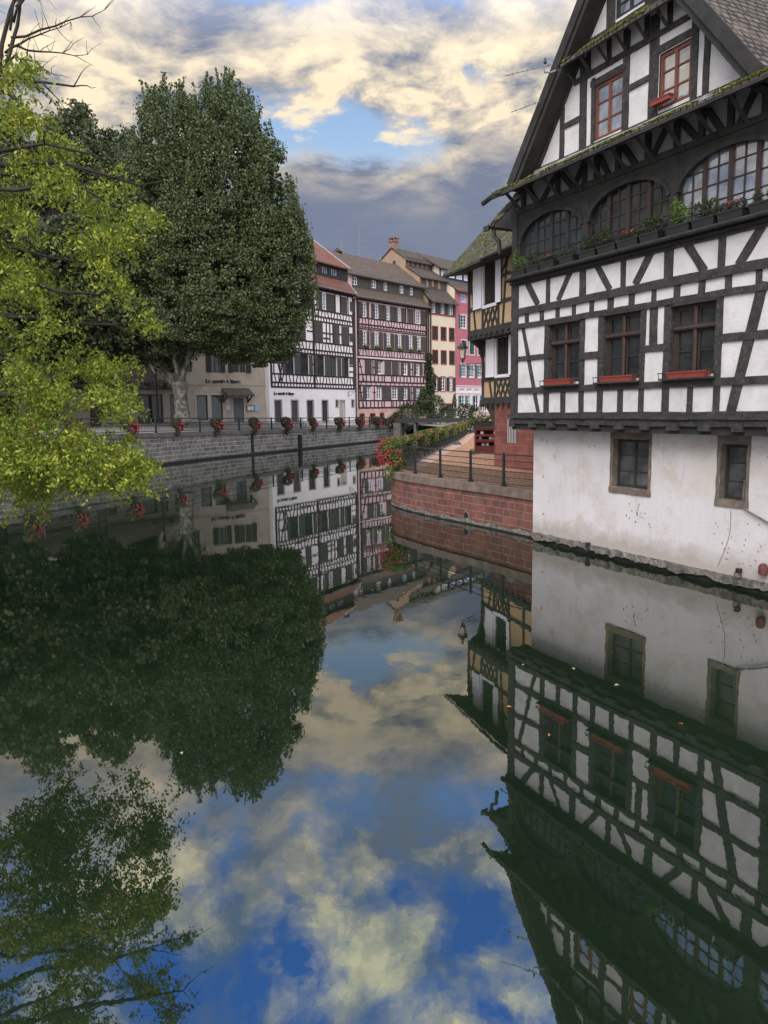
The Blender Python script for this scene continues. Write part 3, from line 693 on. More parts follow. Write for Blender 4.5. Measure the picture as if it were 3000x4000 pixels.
# short panel row
sm = [(.08, .63), (.79, 1.31), (1.47, 1.99), (2.14, 2.65), (2.80, 3.33), (3.49, 3.99), (4.20, 4.71), (4.89, 5.44), (5.57, 6.09), (6.27, 6.78), (6.95, 7.46), (7.63, 8.18), (8.33, 8.88), (9.05, 9.6), (9.75, 10.3), (10.5, 11.0), (11.2, 11.8)]
for (a, c), (a2, c2) in zip(sm, sm[1:]): post(c, a2, 6.34, 6.68, -.03)
railb(0.0, UE, 6.64, 6.83, -.06)
for u0, u1 in ((1.56, 1.72), (2.93, 3.17), (4.41, 4.58), (5.79, 6.05), (7.26, 7.43), (8.62, 8.85), (10.1, 10.3), (11.6, 11.8)): post(u0, u1, 6.8, 7.5)
for p, q, w in (((.70, 7.5), (1.21, 6.84), .20), ((2.55, 7.5), (2.06, 6.84), .19), ((3.56, 7.5), (4.06, 6.84), .17), ((5.38, 7.5), (4.90, 6.84), .20), ((6.40, 7.5), (6.92, 6.82), .19), ((8.28, 7.47), (7.76, 6.80), .20), ((9.2, 7.47), (9.7, 6.8), .2), ((11.2, 7.47), (10.8, 6.8), .2)): diag(p, q, w)
t.beam((0.0, 7.54), (UE, 7.46), .12, -.05, .08, j)
t.build('timber_frame', M_TIMBER, H)
# carved heads above the windows
for (a, z0, c, z1) in wins:
    b = MB(); n = 8; pl = [(a-.02, z1-.02)]+[(a+(c-a)*i/n, z1-.02+.10*math.sin(math.pi*i/n)+.02) for i in range(n+1)]+[(c+.02, z1-.02)]
    b.prism(pl, -.075, .07); b.build('window_head', M_TIMBER2, H)
    # cross window: mullion, transom, glazing bars
    f = MB(); w = c-a; y0, y1 = .07, .15; zt = z0+(z1-z0)*.665
    f.box(a+.003, a+.09, y0, y1, z0+.003, z1-.003).box(c-.09, c-.003, y0, y1, z0+.003, z1-.003).box(a+.09, c-.09, y0+.004, y1, z0+.003, z0+.08).box(a+.09, c-.09, y0+.004, y1, z1-.09, z1-.003)
    mc = (a+c)/2; f.tube([(mc, y0-.01, z0+.04), (mc, y0-.01, z1-.06)], .05, 10); f.tube([(a+.05, y0-.02, zt), (c-.05, y0-.02, zt)], .055, 10)
    for sx in (a+.09, mc+.05):
        ww = (w/2-.14)
        for (za, zb) in ((z0+.08, zt-.05), (zt+.05, z1-.09)):
            f.box(sx, sx+.045, y0+.02, y1-.01, za, zb).box(sx+ww-.045, sx+ww, y0+.02, y1-.01, za, zb).box(sx+.045, sx+ww-.045, y0+.024, y1-.01, za, za+.04).box(sx+.045, sx+ww-.045, y0+.024, y1-.01, zb-.04, zb)
        zm = z0+.08+(zt-.05-z0-.08)*.5; f.box(sx+.045, sx+ww-.045, y0+.03, y1-.02, zm-.012, zm+.012)
    fo = f.build('window', M_BROWN, H)
    g = MB(); g.box(a+.06, c-.06, .125, .13, z0+.05, z1-.06); g.build('pane', M_GLASS, fo)
    s_ = MB(); s_.box(a-.16, c+.06, -.20, .06, z0-.10, z0-.06); s_.tube([(a-.20, -.19, z0+.06), (c+.08, -.19, z0+.06)], .012, 6)
    for uu in (a-.16, c+.04): s_.tube([(uu, .04, z0+.06), (uu, -.19, z0+.06), (uu, -.19, z0-.07)], .010, 6)
    s_.build('sill', M_TIMBER2, fo)
# narrow dark slot window between the second and third
b = MB(); b.box(5.43, 5.62, .0, .04, 5.36, 6.26); b.build('slot_shutter', M_TIMBER2, H)

# jetty: moulded bressummer and joist ends
b = MB()
b.beam((-.06, 3.745), (UE, 3.735), .10, -.13, .3, .012); b.build('moulding', M_TIMBER, H)
b = MB(); b.beam((-.02, 3.62), (8.0, 3.61), .16, -.075, .45, .016); b.beam((8.02, 3.64), (UE, 3.64), .17, -.09, .45, .016); b.build('bressummer', M_TIMBER, H)
b = MB(); b.box(.02, UE, .0, .60, 3.36, 3.56); b.build('soffit', M_TIMBER2, H)
for (a, c) in ((-.02, .19), (.95, 1.21), (1.78, 2.06), (2.67, 2.96), (3.55, 3.84), (4.41, 4.69), (5.27, 5.54), (6.11, 6.40), (6.97, 7.27), (7.85, 8.10), (8.7, 9.0), (9.55, 9.85)):
    b = MB(); b.beam(((a+c)/2, 3.44), ((a+c)/2, 3.60+random.uniform(0, .01)), c-a, -.12+random.uniform(-.01, .01), .5, .010, seg=.08); b.build('joist_end', M_TIMBER, H)

# white basement wall down to the water
WY = .513; W0 = .385
h1 = (W0+3.34, 1.93, W0+4.60, 3.17); h2 = (W0+6.70, 1.93, W0+7.38, 3.15); h3 = (W0+9.6, 1.93, W0+10.6, 3.15)
b = MB(); b.wall(W0, UE, .27, 3.45, [h1, h2, h3], WY, .30, 0, 1)
b.add([(W0, WY, .27), (W0, 9, .27), (W0, 9, 3.45), (W0, WY, 3.45)], [(0, 1, 2, 3)]); bw = b.build('basement_wall', [M_BASEWALL, M_GREYSTONE], H)
b = MB(); n = 220; rw = random.Random(5); wa = [0.0]; wb = [0.0]
for _ in range(n): wa.append(wa[-1]*.8+rw.gauss(0, .010)); wb.append(wb[-1]*.82+rw.gauss(0, .017))
top = [(W0-.01+(UE-W0)*i/n, .275+wa[i]) for i in range(n+1)]
bot = [(W0-.01+(UE-W0)*i/n, .10+wb[i]) for i in range(n+1)]
vs = [(x, WY-.035+wb[i]*.5, z) for i, (x, z) in enumerate(top)]+[(x, WY-.02+wa[i]*.6, z) for i, (x, z) in enumerate(bot)]+[(x, WY+.02, z) for x, z in top]+[(x, WY+.10, z-.02) for x, z in bot]
m_ = n+1; fs = []
for i in range(n): fs += [(i, i+1, m_+i+1, m_+i), (2*m_+i, 2*m_+i+1, i+1, i), (m_+i, m_+i+1, 3*m_+i+1, 3*m_+i)]
b.add(vs, fs); b.build('rough_footing', M_FOOT, H)
b = MB(); b.box(W0, UE, WY+.06, WY+.4, -1.0, .26); b.build('foundation', M_DARKSTONE, H)
for k, (a, z0, c, z1) in enumerate((h1, h2, h3)):
    b = MB(); y0, y1 = WY-.012, WY+.29
    l, r_, bt = (.09, .08, .15)
    b.beam((a-l/2, z0-.02), (a-l/2, z1), l, y0, y1-.05, .012, seg=.2); b.beam((c+r_/2, z0-.02), (c+r_/2, z1), r_, y0-.002, y1-.05, .012, seg=.2)
    b.beam((a-l-.01, z0-bt/2), (c+r_+.02, z0-bt/2), bt, y0-.015, y1-.03, .012, seg=.2)
    b.box(a-l, c+r_, y0-.004, WY+.05, z1+.002, 3.44)
    b.build('stone_surround', M_SAND if k == 0 else M_GREYSTONE, H)
    window(H, a, z0, c, z1, WY+.17, M_TIMBER2, mat_glass('dusty_basement_glass', (.035, .036, .036), 1.5, .25), 2 if k == 0 else 1, 3, .07, .06, .025)
b = MB(); b.tube([(h2[2]+.0, WY-.03, 1.80), (h2[2]+.10, WY-.06, 1.76), (W0+9.6, WY-.05, .95)], .022, 6); b.tube([(h2[2]-.05, WY-.02, 1.78), (h2[2]-.02, WY-.02, 2.4)], .016, 5); b.build('wall_cable', M_GREYSTONE, H)
b = MB()
pu = h2[0]+.33; pts_ = [(pu+.09*math.sin(i*.35)-.02*i, WY-.006, 1.72-i*.12) for i in range(12)]
b.tube(pts_, .006, 4); b.build('wall_crack', M_GREYSTONE, H)
# little chips of missing plaster, mooring rings
b = MB(); rs = random.Random(3)
spots = [(W0+.47, 1.98, .03, .07), (W0+.75, 1.27, .02, .06), (W0+.5, .87, .07, .03), (W0+1.0, 2.6, .02, .06), (W0+.8, 2.5, .02, .03)]
for i in range(16): spots.append((W0+4.3+rs.gauss(0, .22), 1.38+rs.gauss(0, .14), .018+rs.random()*.012, .022+rs.random()*.02))
for i in range(24): spots.append((W0+7.1+rs.uniform(-.5, .8), 1.0+rs.uniform(-.45, .5), .014+rs.random()*.012, .018+rs.random()*.014))
for i in range(40): spots.append((W0+.3+rs.uniform(-.2, 2.7), 3.0+rs.gauss(0, .11), .008+rs.random()*.008, .012+rs.random()*.02))
for (u, z, w, h) in spots:
    pl = [(u+w*math.cos(a*math.pi/3)*rs.uniform(.6, 1), z+h*math.sin(a*math.pi/3)*rs.uniform(.6, 1)) for a in range(6)]
    b.add([(x, WY-.004, zz) for x, zz in pl], [tuple(range(6))])
b.build('plaster_chips', mat('chipped_brick', (.22, .13, .11), .9, .4, 20), H)
for (u, z) in ((W0+2.53, .20), (W0+7.35, .36)):
    b = MB(); b.box(u-.05, u+.05, WY-.10, WY, z+.02, z+.12)
    ring = [(u+.085*math.cos(a*math.pi/6), WY-.08, z-.03+.085*math.sin(a*math.pi/6)) for a in range(13)]; b.tube(ring, .014, 5)
    b.build('mooring_ring', M_BLACK, H)
b = MB(); b.lathe([(.02, .46), (.08, .46), (.095, .50), (.095, .62), (.07, .68), (.03, .70)], W0+7.97, WY-.09, 10)
b.build('pipe_end', mat('red_clay', (.11, .04, .038), .8, .3, 8), H)

# gallery storey: dark boards with three wide arched windows
arcs = [(.33, 2.97), (3.20, 5.85), (6.10, 8.72), (9.0, 11.6)]
b = MB(); b.wall(0.0, UE, 7.60, 9.55, [(a, 7.86, c, 9.28) for a, c in arcs], -.01, .22)
b.beam((.12, 7.6), (.12, 9.6), .24, -.06, .05, .01)
for (a, c) in arcs:
    n = 18; mc = (a+c)/2; hw = (c-a)/2; zs, rise = 8.62, .64
    arc = [(mc+hw*math.cos(math.pi*i/n), zs+rise*math.sin(math.pi*i/n)) for i in range(n+1)]
    for i in range(n):   # spandrels
        (x1, z1), (x2, z2) = arc[i], arc[i+1]
        b.prism([(x1, z1), (x1, 9.29), (x2, 9.29), (x2, z2)], -.008+.0004*i, .14)
        b.beam(arc[i], arc[i+1], .10, -.05, .04)          # arch moulding
b.build('gallery_wall', M_TIMBER2, H)
for (a, c) in arcs:
    f = MB(); n = 4; w = (c-a)/n
    for i in range(n+1): uu = a+w*i; f.box(max(a, uu-.055), min(c, uu+.055), .05, .14, 7.87, 9.26)
    f.box(a, c, .054, .14, 7.87, 7.93)
    for i in range(n):
        f.box(a+w*(i+.5)-.014, a+w*(i+.5)+.014, .07, .11, 7.9, 9.26)
        for zz in (8.24, 8.58, 8.92): f.box(a+w*i+.05, a+w*(i+1)-.05, .074, .108, zz-.013, zz+.013)
    fo = f.build('arched_window', M_TIMBER2 if a < 3 else M_BROWN, H)
    g = MB(); g.box(a+.02, c-.02, .095, .10, 7.88, 9.27); g.build('pane', M_GLASS if a < 6 else M_GLASS2, fo)
b = MB(); b.box(-.03, UE, -.22, .04, 7.60, 7.645)
b.tube([(-.05, -.24, 7.66), (UE, -.24, 7.62)], .05, 8); b.beam((-.02, 7.56), (UE, 7.52), .07, -.12, .0, .006)
b.build('gallery_gutter', M_TIMBER2, H)
b = MB(); b.tube([(-.03, -.30, 7.98), (UE, -.30, 7.94)], .013, 6); b.tube([(.35, -.3, 7.74), (.42, -.38, 7.66), (.30, -.36, 7.56), (.36, -.3, 7.5)], .014, 5); b.build('box_rail', M_BLACK, H)

# braced band under the pent roof
b = MB(); b.wall(0.0, UE, 9.50, 10.35, [], .05); b.build('braced_band_plaster', mat('shaded_white_plaster', (.26, .26, .27), .9, .15, 3), H)  # white plaster coloured grey for the shade under the pent roof
t = MB(); t.beam((0, 9.54), (UE, 9.48), .14, -.05, .06, .008)
uu = .28; k = 0
for (pu) in (.45, 1.95, 3.0, 3.45, 4.2, 5.15, 6.0, 6.68, 7.4, 8.2, 9.0, 9.8, 10.6, 11.4):
    t.beam((pu, 9.5), (pu, 10.15), .14, -.03, .06, .006)
for (p, q) in (((1.10, 9.56), (.62, 10.12)), ((1.25, 9.56), (1.85, 10.1)), ((2.1, 10.1), (2.6, 9.55)), ((2.95, 10.1), (2.6, 9.6)), ((3.9, 9.56), (3.55, 10.1)), ((4.35, 10.1), (4.8, 9.56)), ((5.25, 9.56), (5.7, 10.1)), ((6.6, 9.56), (6.1, 10.1)), ((6.8, 10.1), (7.2, 9.56)), ((7.95, 10.1), (7.6, 9.56)), ((8.3, 9.56), (8.8, 10.1))):
    t.beam(p, q, .13, -.02, .06, .006)
for u in np.arange(.5, UE, .82):     # struts carrying the pent roof
    a_ = Vector((u, -.02, 9.45)); c_ = Vector((u+.02, -.66, 9.93)); t.tube([a_, (a_+c_)/2+Vector((0, .05, -.05)), c_], .055, 4)
    t.tube([(u, .04, 10.28), (u, -.78, 9.86)], .05, 4)
t.build('roof_braces', M_TIMBER2, H)
b = MB(); b.slab(.10, UE, -.84, 9.95, .05, 10.36, .10); b.slab(.10, UE, -.82, 9.86, .05, 10.25, .03, 1)
b.build('pent_roof', [M_TILEDARK, M_TIMBER2], H)
def mossy(name, u0, u1, y0, z0, y1, z1, n, parent, seed=1, r=.05):
    rs = np.random.RandomState(seed); k = rs.uniform(0, 1, n)**1.7
    # moss grows in cushions: keep points by a wavy mask
    uu = rs.uniform(u0, u1, n); keep = (np.sin(uu*3.1)+np.sin(uu*7.3+1)+np.sin(uu*1.3+2)) > -1.1+k*2.2
    uu, k = uu[keep], k[keep]
    c = np.stack([uu, y0+(y1-y0)*k, z0+(z1-z0)*k+.012+rs.uniform(0, .02, len(k))], 1)
    return leaves(name, c, r, M_MOSSL, parent, aspect=.9)
M_MOSSL = mat_leaf('moss_tufts', [(.15, (.035, .045, .012)), (.5, (.11, .13, .020)), (.9, (.26, .28, .035))], .1)
mossy('moss', .12, 9.5, -.86, 9.95, -.25, 10.22, 9000, H, 2, .05)
b = MB(); b.beam((.2, 10.36), (9.0, 10.30), .10, -.10, .02, .008); b.build('flashing', M_LEAD, H)
# gutter end beam sticking out at the left corner
b = MB(); b.beam((.10, 9.86), (9.5, 9.86), .07, -.86, -.80, .004); b.tube([(-.30, -.86, 9.80), (.15, -.86, 9.88)], .07, 7); b.tube([(.42, -.98, 9.86), (.60, -.84, 9.90)], .05, 6); b.build('eaves_board', M_TIMBER2, H)

# gable wall
AP = (4.46, 14.82)
b = MB(); gw = [(3.34, 10.50, 4.33, 11.80), (5.44, 10.52, 6.34, 11.70), (4.02, 13.02, 4.93, 13.98)]
b.prism([(.85, 10.30), (8.05, 10.30), AP], .17, 8.9)
def gz(u): return 10.30+(AP[1]-10.30)*(1-abs(u-AP[0])/(AP[0]-.85)) if u < AP[0] else 10.30+(AP[1]-10.30)*(1-(u-AP[0])/(8.05-AP[0]))
cols_ = sorted({.85, 8.05, AP[0]} | {h[0] for h in gw} | {h[2] for h in gw})
for a, c in zip(cols_, cols_[1:]):
    hs = [h for h in gw if h[0] < (a+c)/2 < h[2]]
    z = 10.30
    for h in sorted(hs, key=lambda h: h[1]):
        b.add([(a, .0, z), (c, .0, z), (c, .0, h[1]), (a, .0, h[1])], [(0, 1, 2, 3)]); z = h[3]
    b.add([(a, .0, z), (c, .0, z), (c, .0, max(z, gz(c))), (a, .0, max(z, gz(a)))], [(0, 1, 2, 3)])
b.build('gable_plaster', M_PLASTER, H)
t = MB()
t.beam((.9, 10.42), (8.0, 10.36), .12, -.03, .08, .008)
for (u0, u1, z0, z1) in ((2.03, 2.21, 10.4, 11.7), (2.80, 3.06, 10.4, 12.6), (3.23, 3.345, 10.4, 12.0), (4.33, 4.52, 10.4, 12.6), (5.14, 5.42, 10.4, 12.6), (6.34, 6.52, 10.4, 12.2), (6.67, 6.83, 10.4, 11.9), (3.72, 4.0, 12.8, 14.0), (4.95, 5.2, 12.8, 14.0)):
    t.beam(((u0+u1)/2, z0), ((u0+u1)/2, z1), u1-u0, -.025+random.uniform(-.005, .005), .08, .008)
for (u0, u1, z, w) in ((2.2, 2.82, 11.22, .13), (4.5, 5.16, 11.33, .13), (3.2, 4.4, 11.88, .14), (5.4, 6.5, 11.80, .15), (2.6, 6.5, 12.14, .13), (3.1, 5.9, 12.86, .16), (3.95, 5.0, 14.02, .1)):
    t.beam((u0, z), (u1, z), w, -.04+random.uniform(-.006, .006), .08, .008)
# barge timbers
t.beam((.95, 10.42), (4.46, 14.95), .36, -.06, .08, .008); t.beam((7.98, 10.42), (4.46, 14.95), .34, -.066, .08, .008)
for (pu) in (2.55, 3.12, 3.84, 4.4, 5.05, 5.72, 6.4): t.beam((pu, 12.14), (pu-.02, 12.72), .14, -.03, .08, .006)
for pu in np.arange(2.6, 6.6, .62): t.tube([(pu, 0, 12.1), (pu, -.40, 12.46)], .05, 4)
t.build('gable_timber', M_TIMBER, H)
for k, (a, z0, c, z1) in enumerate(gw):
    o = window(H, a, z0, c, z1, .03, M_REDJOIN if k < 2 else M_TIMBER2, M_GLASS2, 2, 3, .075, .07, .035)
b = MB(); b.slab(2.62, 6.35, -.50, 12.50, .05, 12.92, .09); b.slab(2.66, 6.3, -.48, 12.42, .05, 12.82, .03, 1); b.build('upper_pent_roof', [M_TILEDARK, M_TIMBER2], H)
mossy('moss', 2.65, 6.3, -.52, 12.50, -.15, 12.78, 2600, H, 5, .045)
# main roof: steep, with a flatter foot on the left
def roofpoly(pl, th):
    out = [(u, z) for u, z in pl]; return out+[(u, z-th) for u, z in reversed(pl)]
b = MB()
L1 = [(AP[0]+.02, 15.12), (.42, 10.22), (-1.15, 9.50)]
b.prism([L1[0], L1[1], (L1[1][0]+.02, L1[1][1]-.22), (L1[0][0], L1[0][1]-.28)], -.50, 9.3)
b.prism([L1[1], L1[2], (L1[2][0]+.02, L1[2][1]-.12), (L1[1][0]+.02, L1[1][1]-.24)], -.02, 9.3)
b.prism([(AP[0]+.02, 15.12), (8.62, 10.12), (8.55, 9.92), (AP[0]+.02, 14.84)], -.50, 9.3)
b.build('roof', M_TILESIDE, H)
b = MB(); b.prism([(4.48, 14.83), (.50, 9.99), (.70, 9.95), (4.48, 14.60)], -.49, .04); b.prism([(4.48, 14.83), (8.50, 9.89), (8.3, 9.85), (4.48, 14.60)], -.485, .04); b.build('verge_soffit', M_TIMBER2, H)
b = MB()
for (p, q) in (((.50, 10.12), (4.48, 14.98)), ((8.50, 10.05), (4.48, 14.98))):
    b.beam(p, q, .26, -.54, -.48, .004)
b.build('barge_board', M_TIMBER2, H)
b = MB(); b.prism([(-1.02, 9.40), (.05, 9.08), (.05, 10.1), (-.9, 9.52)], .0, 9.0); b.build('eaves_soffit', M_TIMBER2, H)
b = MB(); b.tube([(-1.18, -.10, 9.42), (-1.20, 9.0, 9.40)], .07, 8); b.tube([(-1.17, .1, 9.36), (-1.14, .12, 9.14), (-.95, .14, 9.00), (-.9, .15, 8.6)], .06, 8); b.lathe([(.03, 9.30), (.10, 9.30), (.10, 9.42), (.05, 9.46)], -1.22, -.12, 8); b.build('gutter', M_BLACK, H)
b = MB(); b.tube([(4.48, -.5, 15.1), (4.48, 9.3, 15.1)], .12, 8); b.build('ridge_tiles', M_TILESIDE, H)

# planters under the arched windows: a row of dark boxes with plants
names = [('dark planter with tall yellow-green conifer at far left of the gallery ledge', 'conifer'), ('dark planter with grey leafy herb, second from the left on gallery ledge', 'herb'), ('dark planter with red berries, third from left under the arched windows', 'red'), ('dark planter with low dark shrub at right end of first arched window', 'low'),
         ('dark planter with dense green shrub at left end of middle arched window', 'shrub'), ('dark planter with pale spreading plant under middle arched window', 'herb'), ('dark planter with reddish heather under middle arched window', 'red'), ('dark planter with bluish conifer at right end of middle arched window', 'shrub'),
         ('dark planter with bushy yellow-green conifer under the bright arched window', 'conifer2'), ('dark planter with two grey shrubs under the bright arched window', 'shrub'), ('dark planter with orange red blooms under the bright arched window', 'red'), ('dark planter cut by the right frame edge under bright arched window', 'low')]
boxes = [(.22, .90), (.94, 1.51), (1.54, 2.16), (2.36, 2.93), (3.15, 3.75), (3.83, 4.45), (4.50, 5.17), (5.23, 5.80), (6.04, 6.66), (6.73, 7.31), (7.38, 8.0), (8.14, 8.7)]
Hm = Matrix.Translation((3.86, 23.07, 0)) @ Matrix.Rotation(TA, 4, 'Z')
pl_box = None
for (a, c), (lab, kd) in zip(boxes, names):
    w = c-a; p = Hm @ Vector(((a+c)/2, -.17, 7.67)); T_ = thing('window_planter', lab, 'planter', p, TA, 'planters on the gallery ledge')
    b = MB(); h = .20
    b.add([(-w/2+.03, -.07, 0), (w/2-.03, -.07, 0), (w/2-.03, .07, 0), (-w/2+.03, .07, 0), (-w/2, -.10, h), (w/2, -.10, h), (w/2, .10, h), (-w/2, .10, h)], [(0, 3, 2, 1), (4, 5, 6, 7), (0, 1, 5, 4), (1, 2, 6, 5), (2, 3, 7, 6), (3, 0, 4, 7)])
    b.box(-w/2-.01, w/2+.01, -.11, .11, h-.03, h+.004); b.build('planter_box', M_BLACK, T_)
    cs = []
    if kd.startswith('conifer'):
        cs.append(blob(700, (-w*.28, 0, .50), (.11, .08, .34))); cs.append(blob(500, (w*.15, 0, .38), (.2, .1, .20)))
        if kd == 'conifer2': cs.append(blob(600, (-w*.05, 0, .45), (.16, .1, .26)))
    elif kd == 'herb': cs = [blob(380, (random.uniform(-.2, .2), 0, .40+random.uniform(-.08, .1)), (.14, .1, .14)) for _ in range(3)]
    elif kd == 'shrub': cs = [blob(420, (x_, 0, .38), (.12, .1, .20)) for x_ in (-.2, .02, .2)]
    elif kd == 'red': cs = [blob(330, (x_, 0, .28), (.13, .1, .12)) for x_ in (-.2, .02, .2)]
    else: cs = [blob(260, (x_, 0, .30), (.12, .09, .14)) for x_ in (-.15, .15)]
    leaves('plant', np.concatenate(cs), .042, M_LEAF_GER if kd.startswith('con') else M_LEAF_BUSH, T_, up=.5)
    if kd == 'red': leaves('flowers', blob(46, (0, -.04, .34), (w*.4, .1, .07)), .035, M_PETAL, T_, aspect=1)
    for s_ in T_.children: pass
# terracotta boxes on the three sills
tb = [(1.69, 2.87, 4.60, 4.73, 'terracotta window box below the left cross window, shortest'), (3.93, 5.10, 4.57, 4.72, 'terracotta window box below the middle cross window'), (6.11, 7.24, 4.58, 4.72, 'terracotta window box below the right cross window')]
for (a, c, z0, z1, lab) in tb:
    w = c-a-.06; T_ = Hm @ Vector(((a+c)/2, -.13, z0)); h = z1-z0+.01; b = MB()
    b.add([(-w/2+.03, -.065, 0), (w/2-.03, -.065, 0), (w/2-.03, .05, 0), (-w/2+.03, .05, 0), (-w/2, -.085, h), (w/2, -.085, h), (w/2, .07, h), (-w/2, .07, h)], [(0, 3, 2, 1), (0, 1, 5, 4), (1, 2, 6, 5), (2, 3, 7, 6), (3, 0, 4, 7)])
    b.box(-w/2-.008, w/2+.008, -.095, -.07, h-.025, h+.006).box(-w/2-.008, w/2+.008, .06, .078, h-.025, h+.006).box(-w/2+.02, w/2-.02, -.07, .06, h-.05, h-.03)
    o = b.build('flower_box', M_TERRA); o.location = T_; o.rotation_euler = (0, 0, TA); tag(o, lab, 'flower box', 'terracotta window boxes')
# small red box on the gable window
p = Hm @ Vector((5.75, -.13, 10.60)); b = MB(); b.box(-.36, .18, -.07, .07, 0, .10).box(-.38, .20, -.08, .08, .085, .11)
o = b.build('flower_box', M_TERRA); o.location = p; o.rotation_euler = (0, 0, TA); tag(o, 'small red box on the sill of the right gable window', 'flower box')
# aerials on the left verge
def aerial(name, lab, p, rz, L, n, el=.28, tilt=0.0, pole=None):
    b = MB(); b.tube([(0, 0, 0), (L, 0, L*tilt)], .012, 5)
    for i in range(n): x = L*(i+.5)/n; e_ = el*(1-.35*i/n); b.tube([(x, -e_, x*tilt), (x, e_, x*tilt)], .006, 4)
    if pole: b.tube(pole, .022, 6)
    o = b.build(name, M_ANT); o.location = p; o.rotation_euler = (0, 0, rz); return tag(o, lab, 'aerial')
p = Hm @ Vector((2.40, -.62, 12.55)); aerial('roof_aerial', 'long comb aerial on left verge of the big gable', p, R(163), 1.15, 9, .07, -.10, [(.18, 0, -.01), (.16, .0, -.16), (.0, .0, -.19), (-.20, .0, -.14)])
b = MB(); b.lathe([(.01, 0), (.06, .03), (.08, .10), (.05, .17), (.045, .20), (.05, .24), (.01, .28)], n=8); 
o = b.build('aerial_head', M_BLACK); o.location = Hm @ Vector((2.40, -.62, 12.57)) + Vector((-.14, .04, 0)); o.scale = (.55,)*3; tag(o, 'small dark rounded fitting perched on the comb aerial', 'fitting')
p = Hm @ Vector((1.92, -.58, 11.85)); aerial('roof_aerial', 'thin lower aerial with few prongs by the big gable verge', p, R(160), .75, 3, .10, -.22)

# neighbour roof on the right, its slope facing left
NB = thing('neighbour_roof_house', 'brown tiled roof slope of the house right of the gable', 'house', (3.86, 23.07, 0), TA)
b = MB(); b.prism([(8.35, 9.6), (12.4, 14.6), (12.4, 9.6)], .9, 9.6); b.prism([(8.2, 9.72), (13.2, 16.2), (13.4, 16.0), (8.35, 9.5)], .15, 9.9); b.build('roof', M_TILESIDE, NB)
b = MB(); b.prism([(10.0, 12.2), (10.0, 13.9), (11.6, 14.2), (11.6, 12.2)], 1.0, 2.2); b.slab(9.9, 11.8, .8, 13.95, 2.4, 14.2, .1); b.build('dormer', M_TIMBER2, NB)

# ================================================================ OCHRE HOUSE beyond (left of the big house)
YA = math.atan2(-.95, .31)
Yh = thing('ochre_timbered_house', 'small ochre half-timbered house with white shutters behind the big one', 'house', (4.64, 36.0, 0), YA)
# frame: u from the far-left corner towards the camera, y into the house
UY = 9.0
b = MB(); b.wall(0, UY, 4.3, 7.3, [(1.50, 5.45, 2.70, 7.05)], 0, .2); b.add([(0, 0, 4.3), (0, 6, 4.3), (0, 6, 7.3), (0, 0, 7.3)], [(0, 1, 2, 3)])
b.build('lower_plaster', M_OCHRE, Yh)
b = MB(); o2 = -.62; b.wall(-.15, UY, 7.30, 10.4, [(1.50, 8.42, 2.66, 10.12)], o2, .2); b.add([(-.15, o2, 7.3), (-.15, 6, 7.3), (-.15, 6, 10.4), (-.15, o2, 10.4)], [(0, 1, 2, 3)])
b.build('upper_plaster', M_OCHRE, Yh)
t = MB()
def B(p, q, w, y=0.0): t.beam(p, q, w, y-.05+random.uniform(-.006, .006), y+.03, .008)
B((.08, 4.4), (.08, 7.2), .18); B((-.02, 5.30), (UY, 5.28), .15); B((-.02, 7.14), (UY, 7.14), .14); B((0, 4.42), (UY, 4.42), .12)
B((.20, 7.1), (1.02, 4.45), .11); B((1.33, 4.4), (1.33, 7.1), .13); B((2.82, 4.4), (2.82, 7.1), .12); B((.05, 6.40), (.6, 6.40), .1); B((.12, 6.45), (.55, 7.1), .1)
for k in range(3):
    B((1.42+.42*k, 4.45), (1.42+.42*k+.55, 5.24), .095); B((1.42+.42*k+.55, 4.45), (1.42+.42*k, 5.24), .095)
for u in (4.2, 5.8, 7.4): B((u, 4.4), (u, 7.1), .14)
B((-.08, 7.4), (-.08, 10.3), .18, o2); B((-.15, 8.40), (UY, 8.40), .14, o2); B((-.15, 10.22), (UY, 10.22), .14, o2); B((-.15, 7.42), (UY, 7.42), .12, o2)
B((.05, 10.1), (.62, 7.45), .10, o2); B((1.35, 7.4), (1.35, 8.4), .13, o2); B((2.88, 7.4), (2.88, 10.2), .12, o2); B((2.86, 9.42), (3.9, 9.44), .12, o2)
B((.02, 9.1), (.35, 10.2), .09, o2); B((3.62, 10.2), (3.28, 7.4), .10, o2); B((3.1, 9.5), (3.9, 10.2), .1, o2)
for k in range(3):
    B((1.42+.42*k, 7.48), (1.42+.42*k+.55, 8.34), .095, o2); B((1.42+.42*k+.55, 7.48), (1.42+.42*k, 8.34), .095, o2)
for u in (4.4, 6.0, 7.6): B((u, 7.4), (u, 10.2), .14, o2)
t.build('timber_frame', M_TIMBER, Yh)
b = MB(); b.box(-.18, UY, o2-.06, .1, 7.22, 7.36); b.box(-.12, UY, o2+.06, .1, 7.08, 7.215); b.box(-.10, UY, -.10, .5, 4.20, 4.36); b.build('bressummer', M_TIMBER, Yh)
for u in np.arange(-.05, 4.2, .52):
    MB().box(u, u+.2, o2-.12, .1, 7.04, 7.21).build('joist_end', M_TIMBER, Yh); MB().box(u+.03, u+.2, -.16, .3, 4.05, 4.19).build('joist_end', M_TIMBER, Yh)
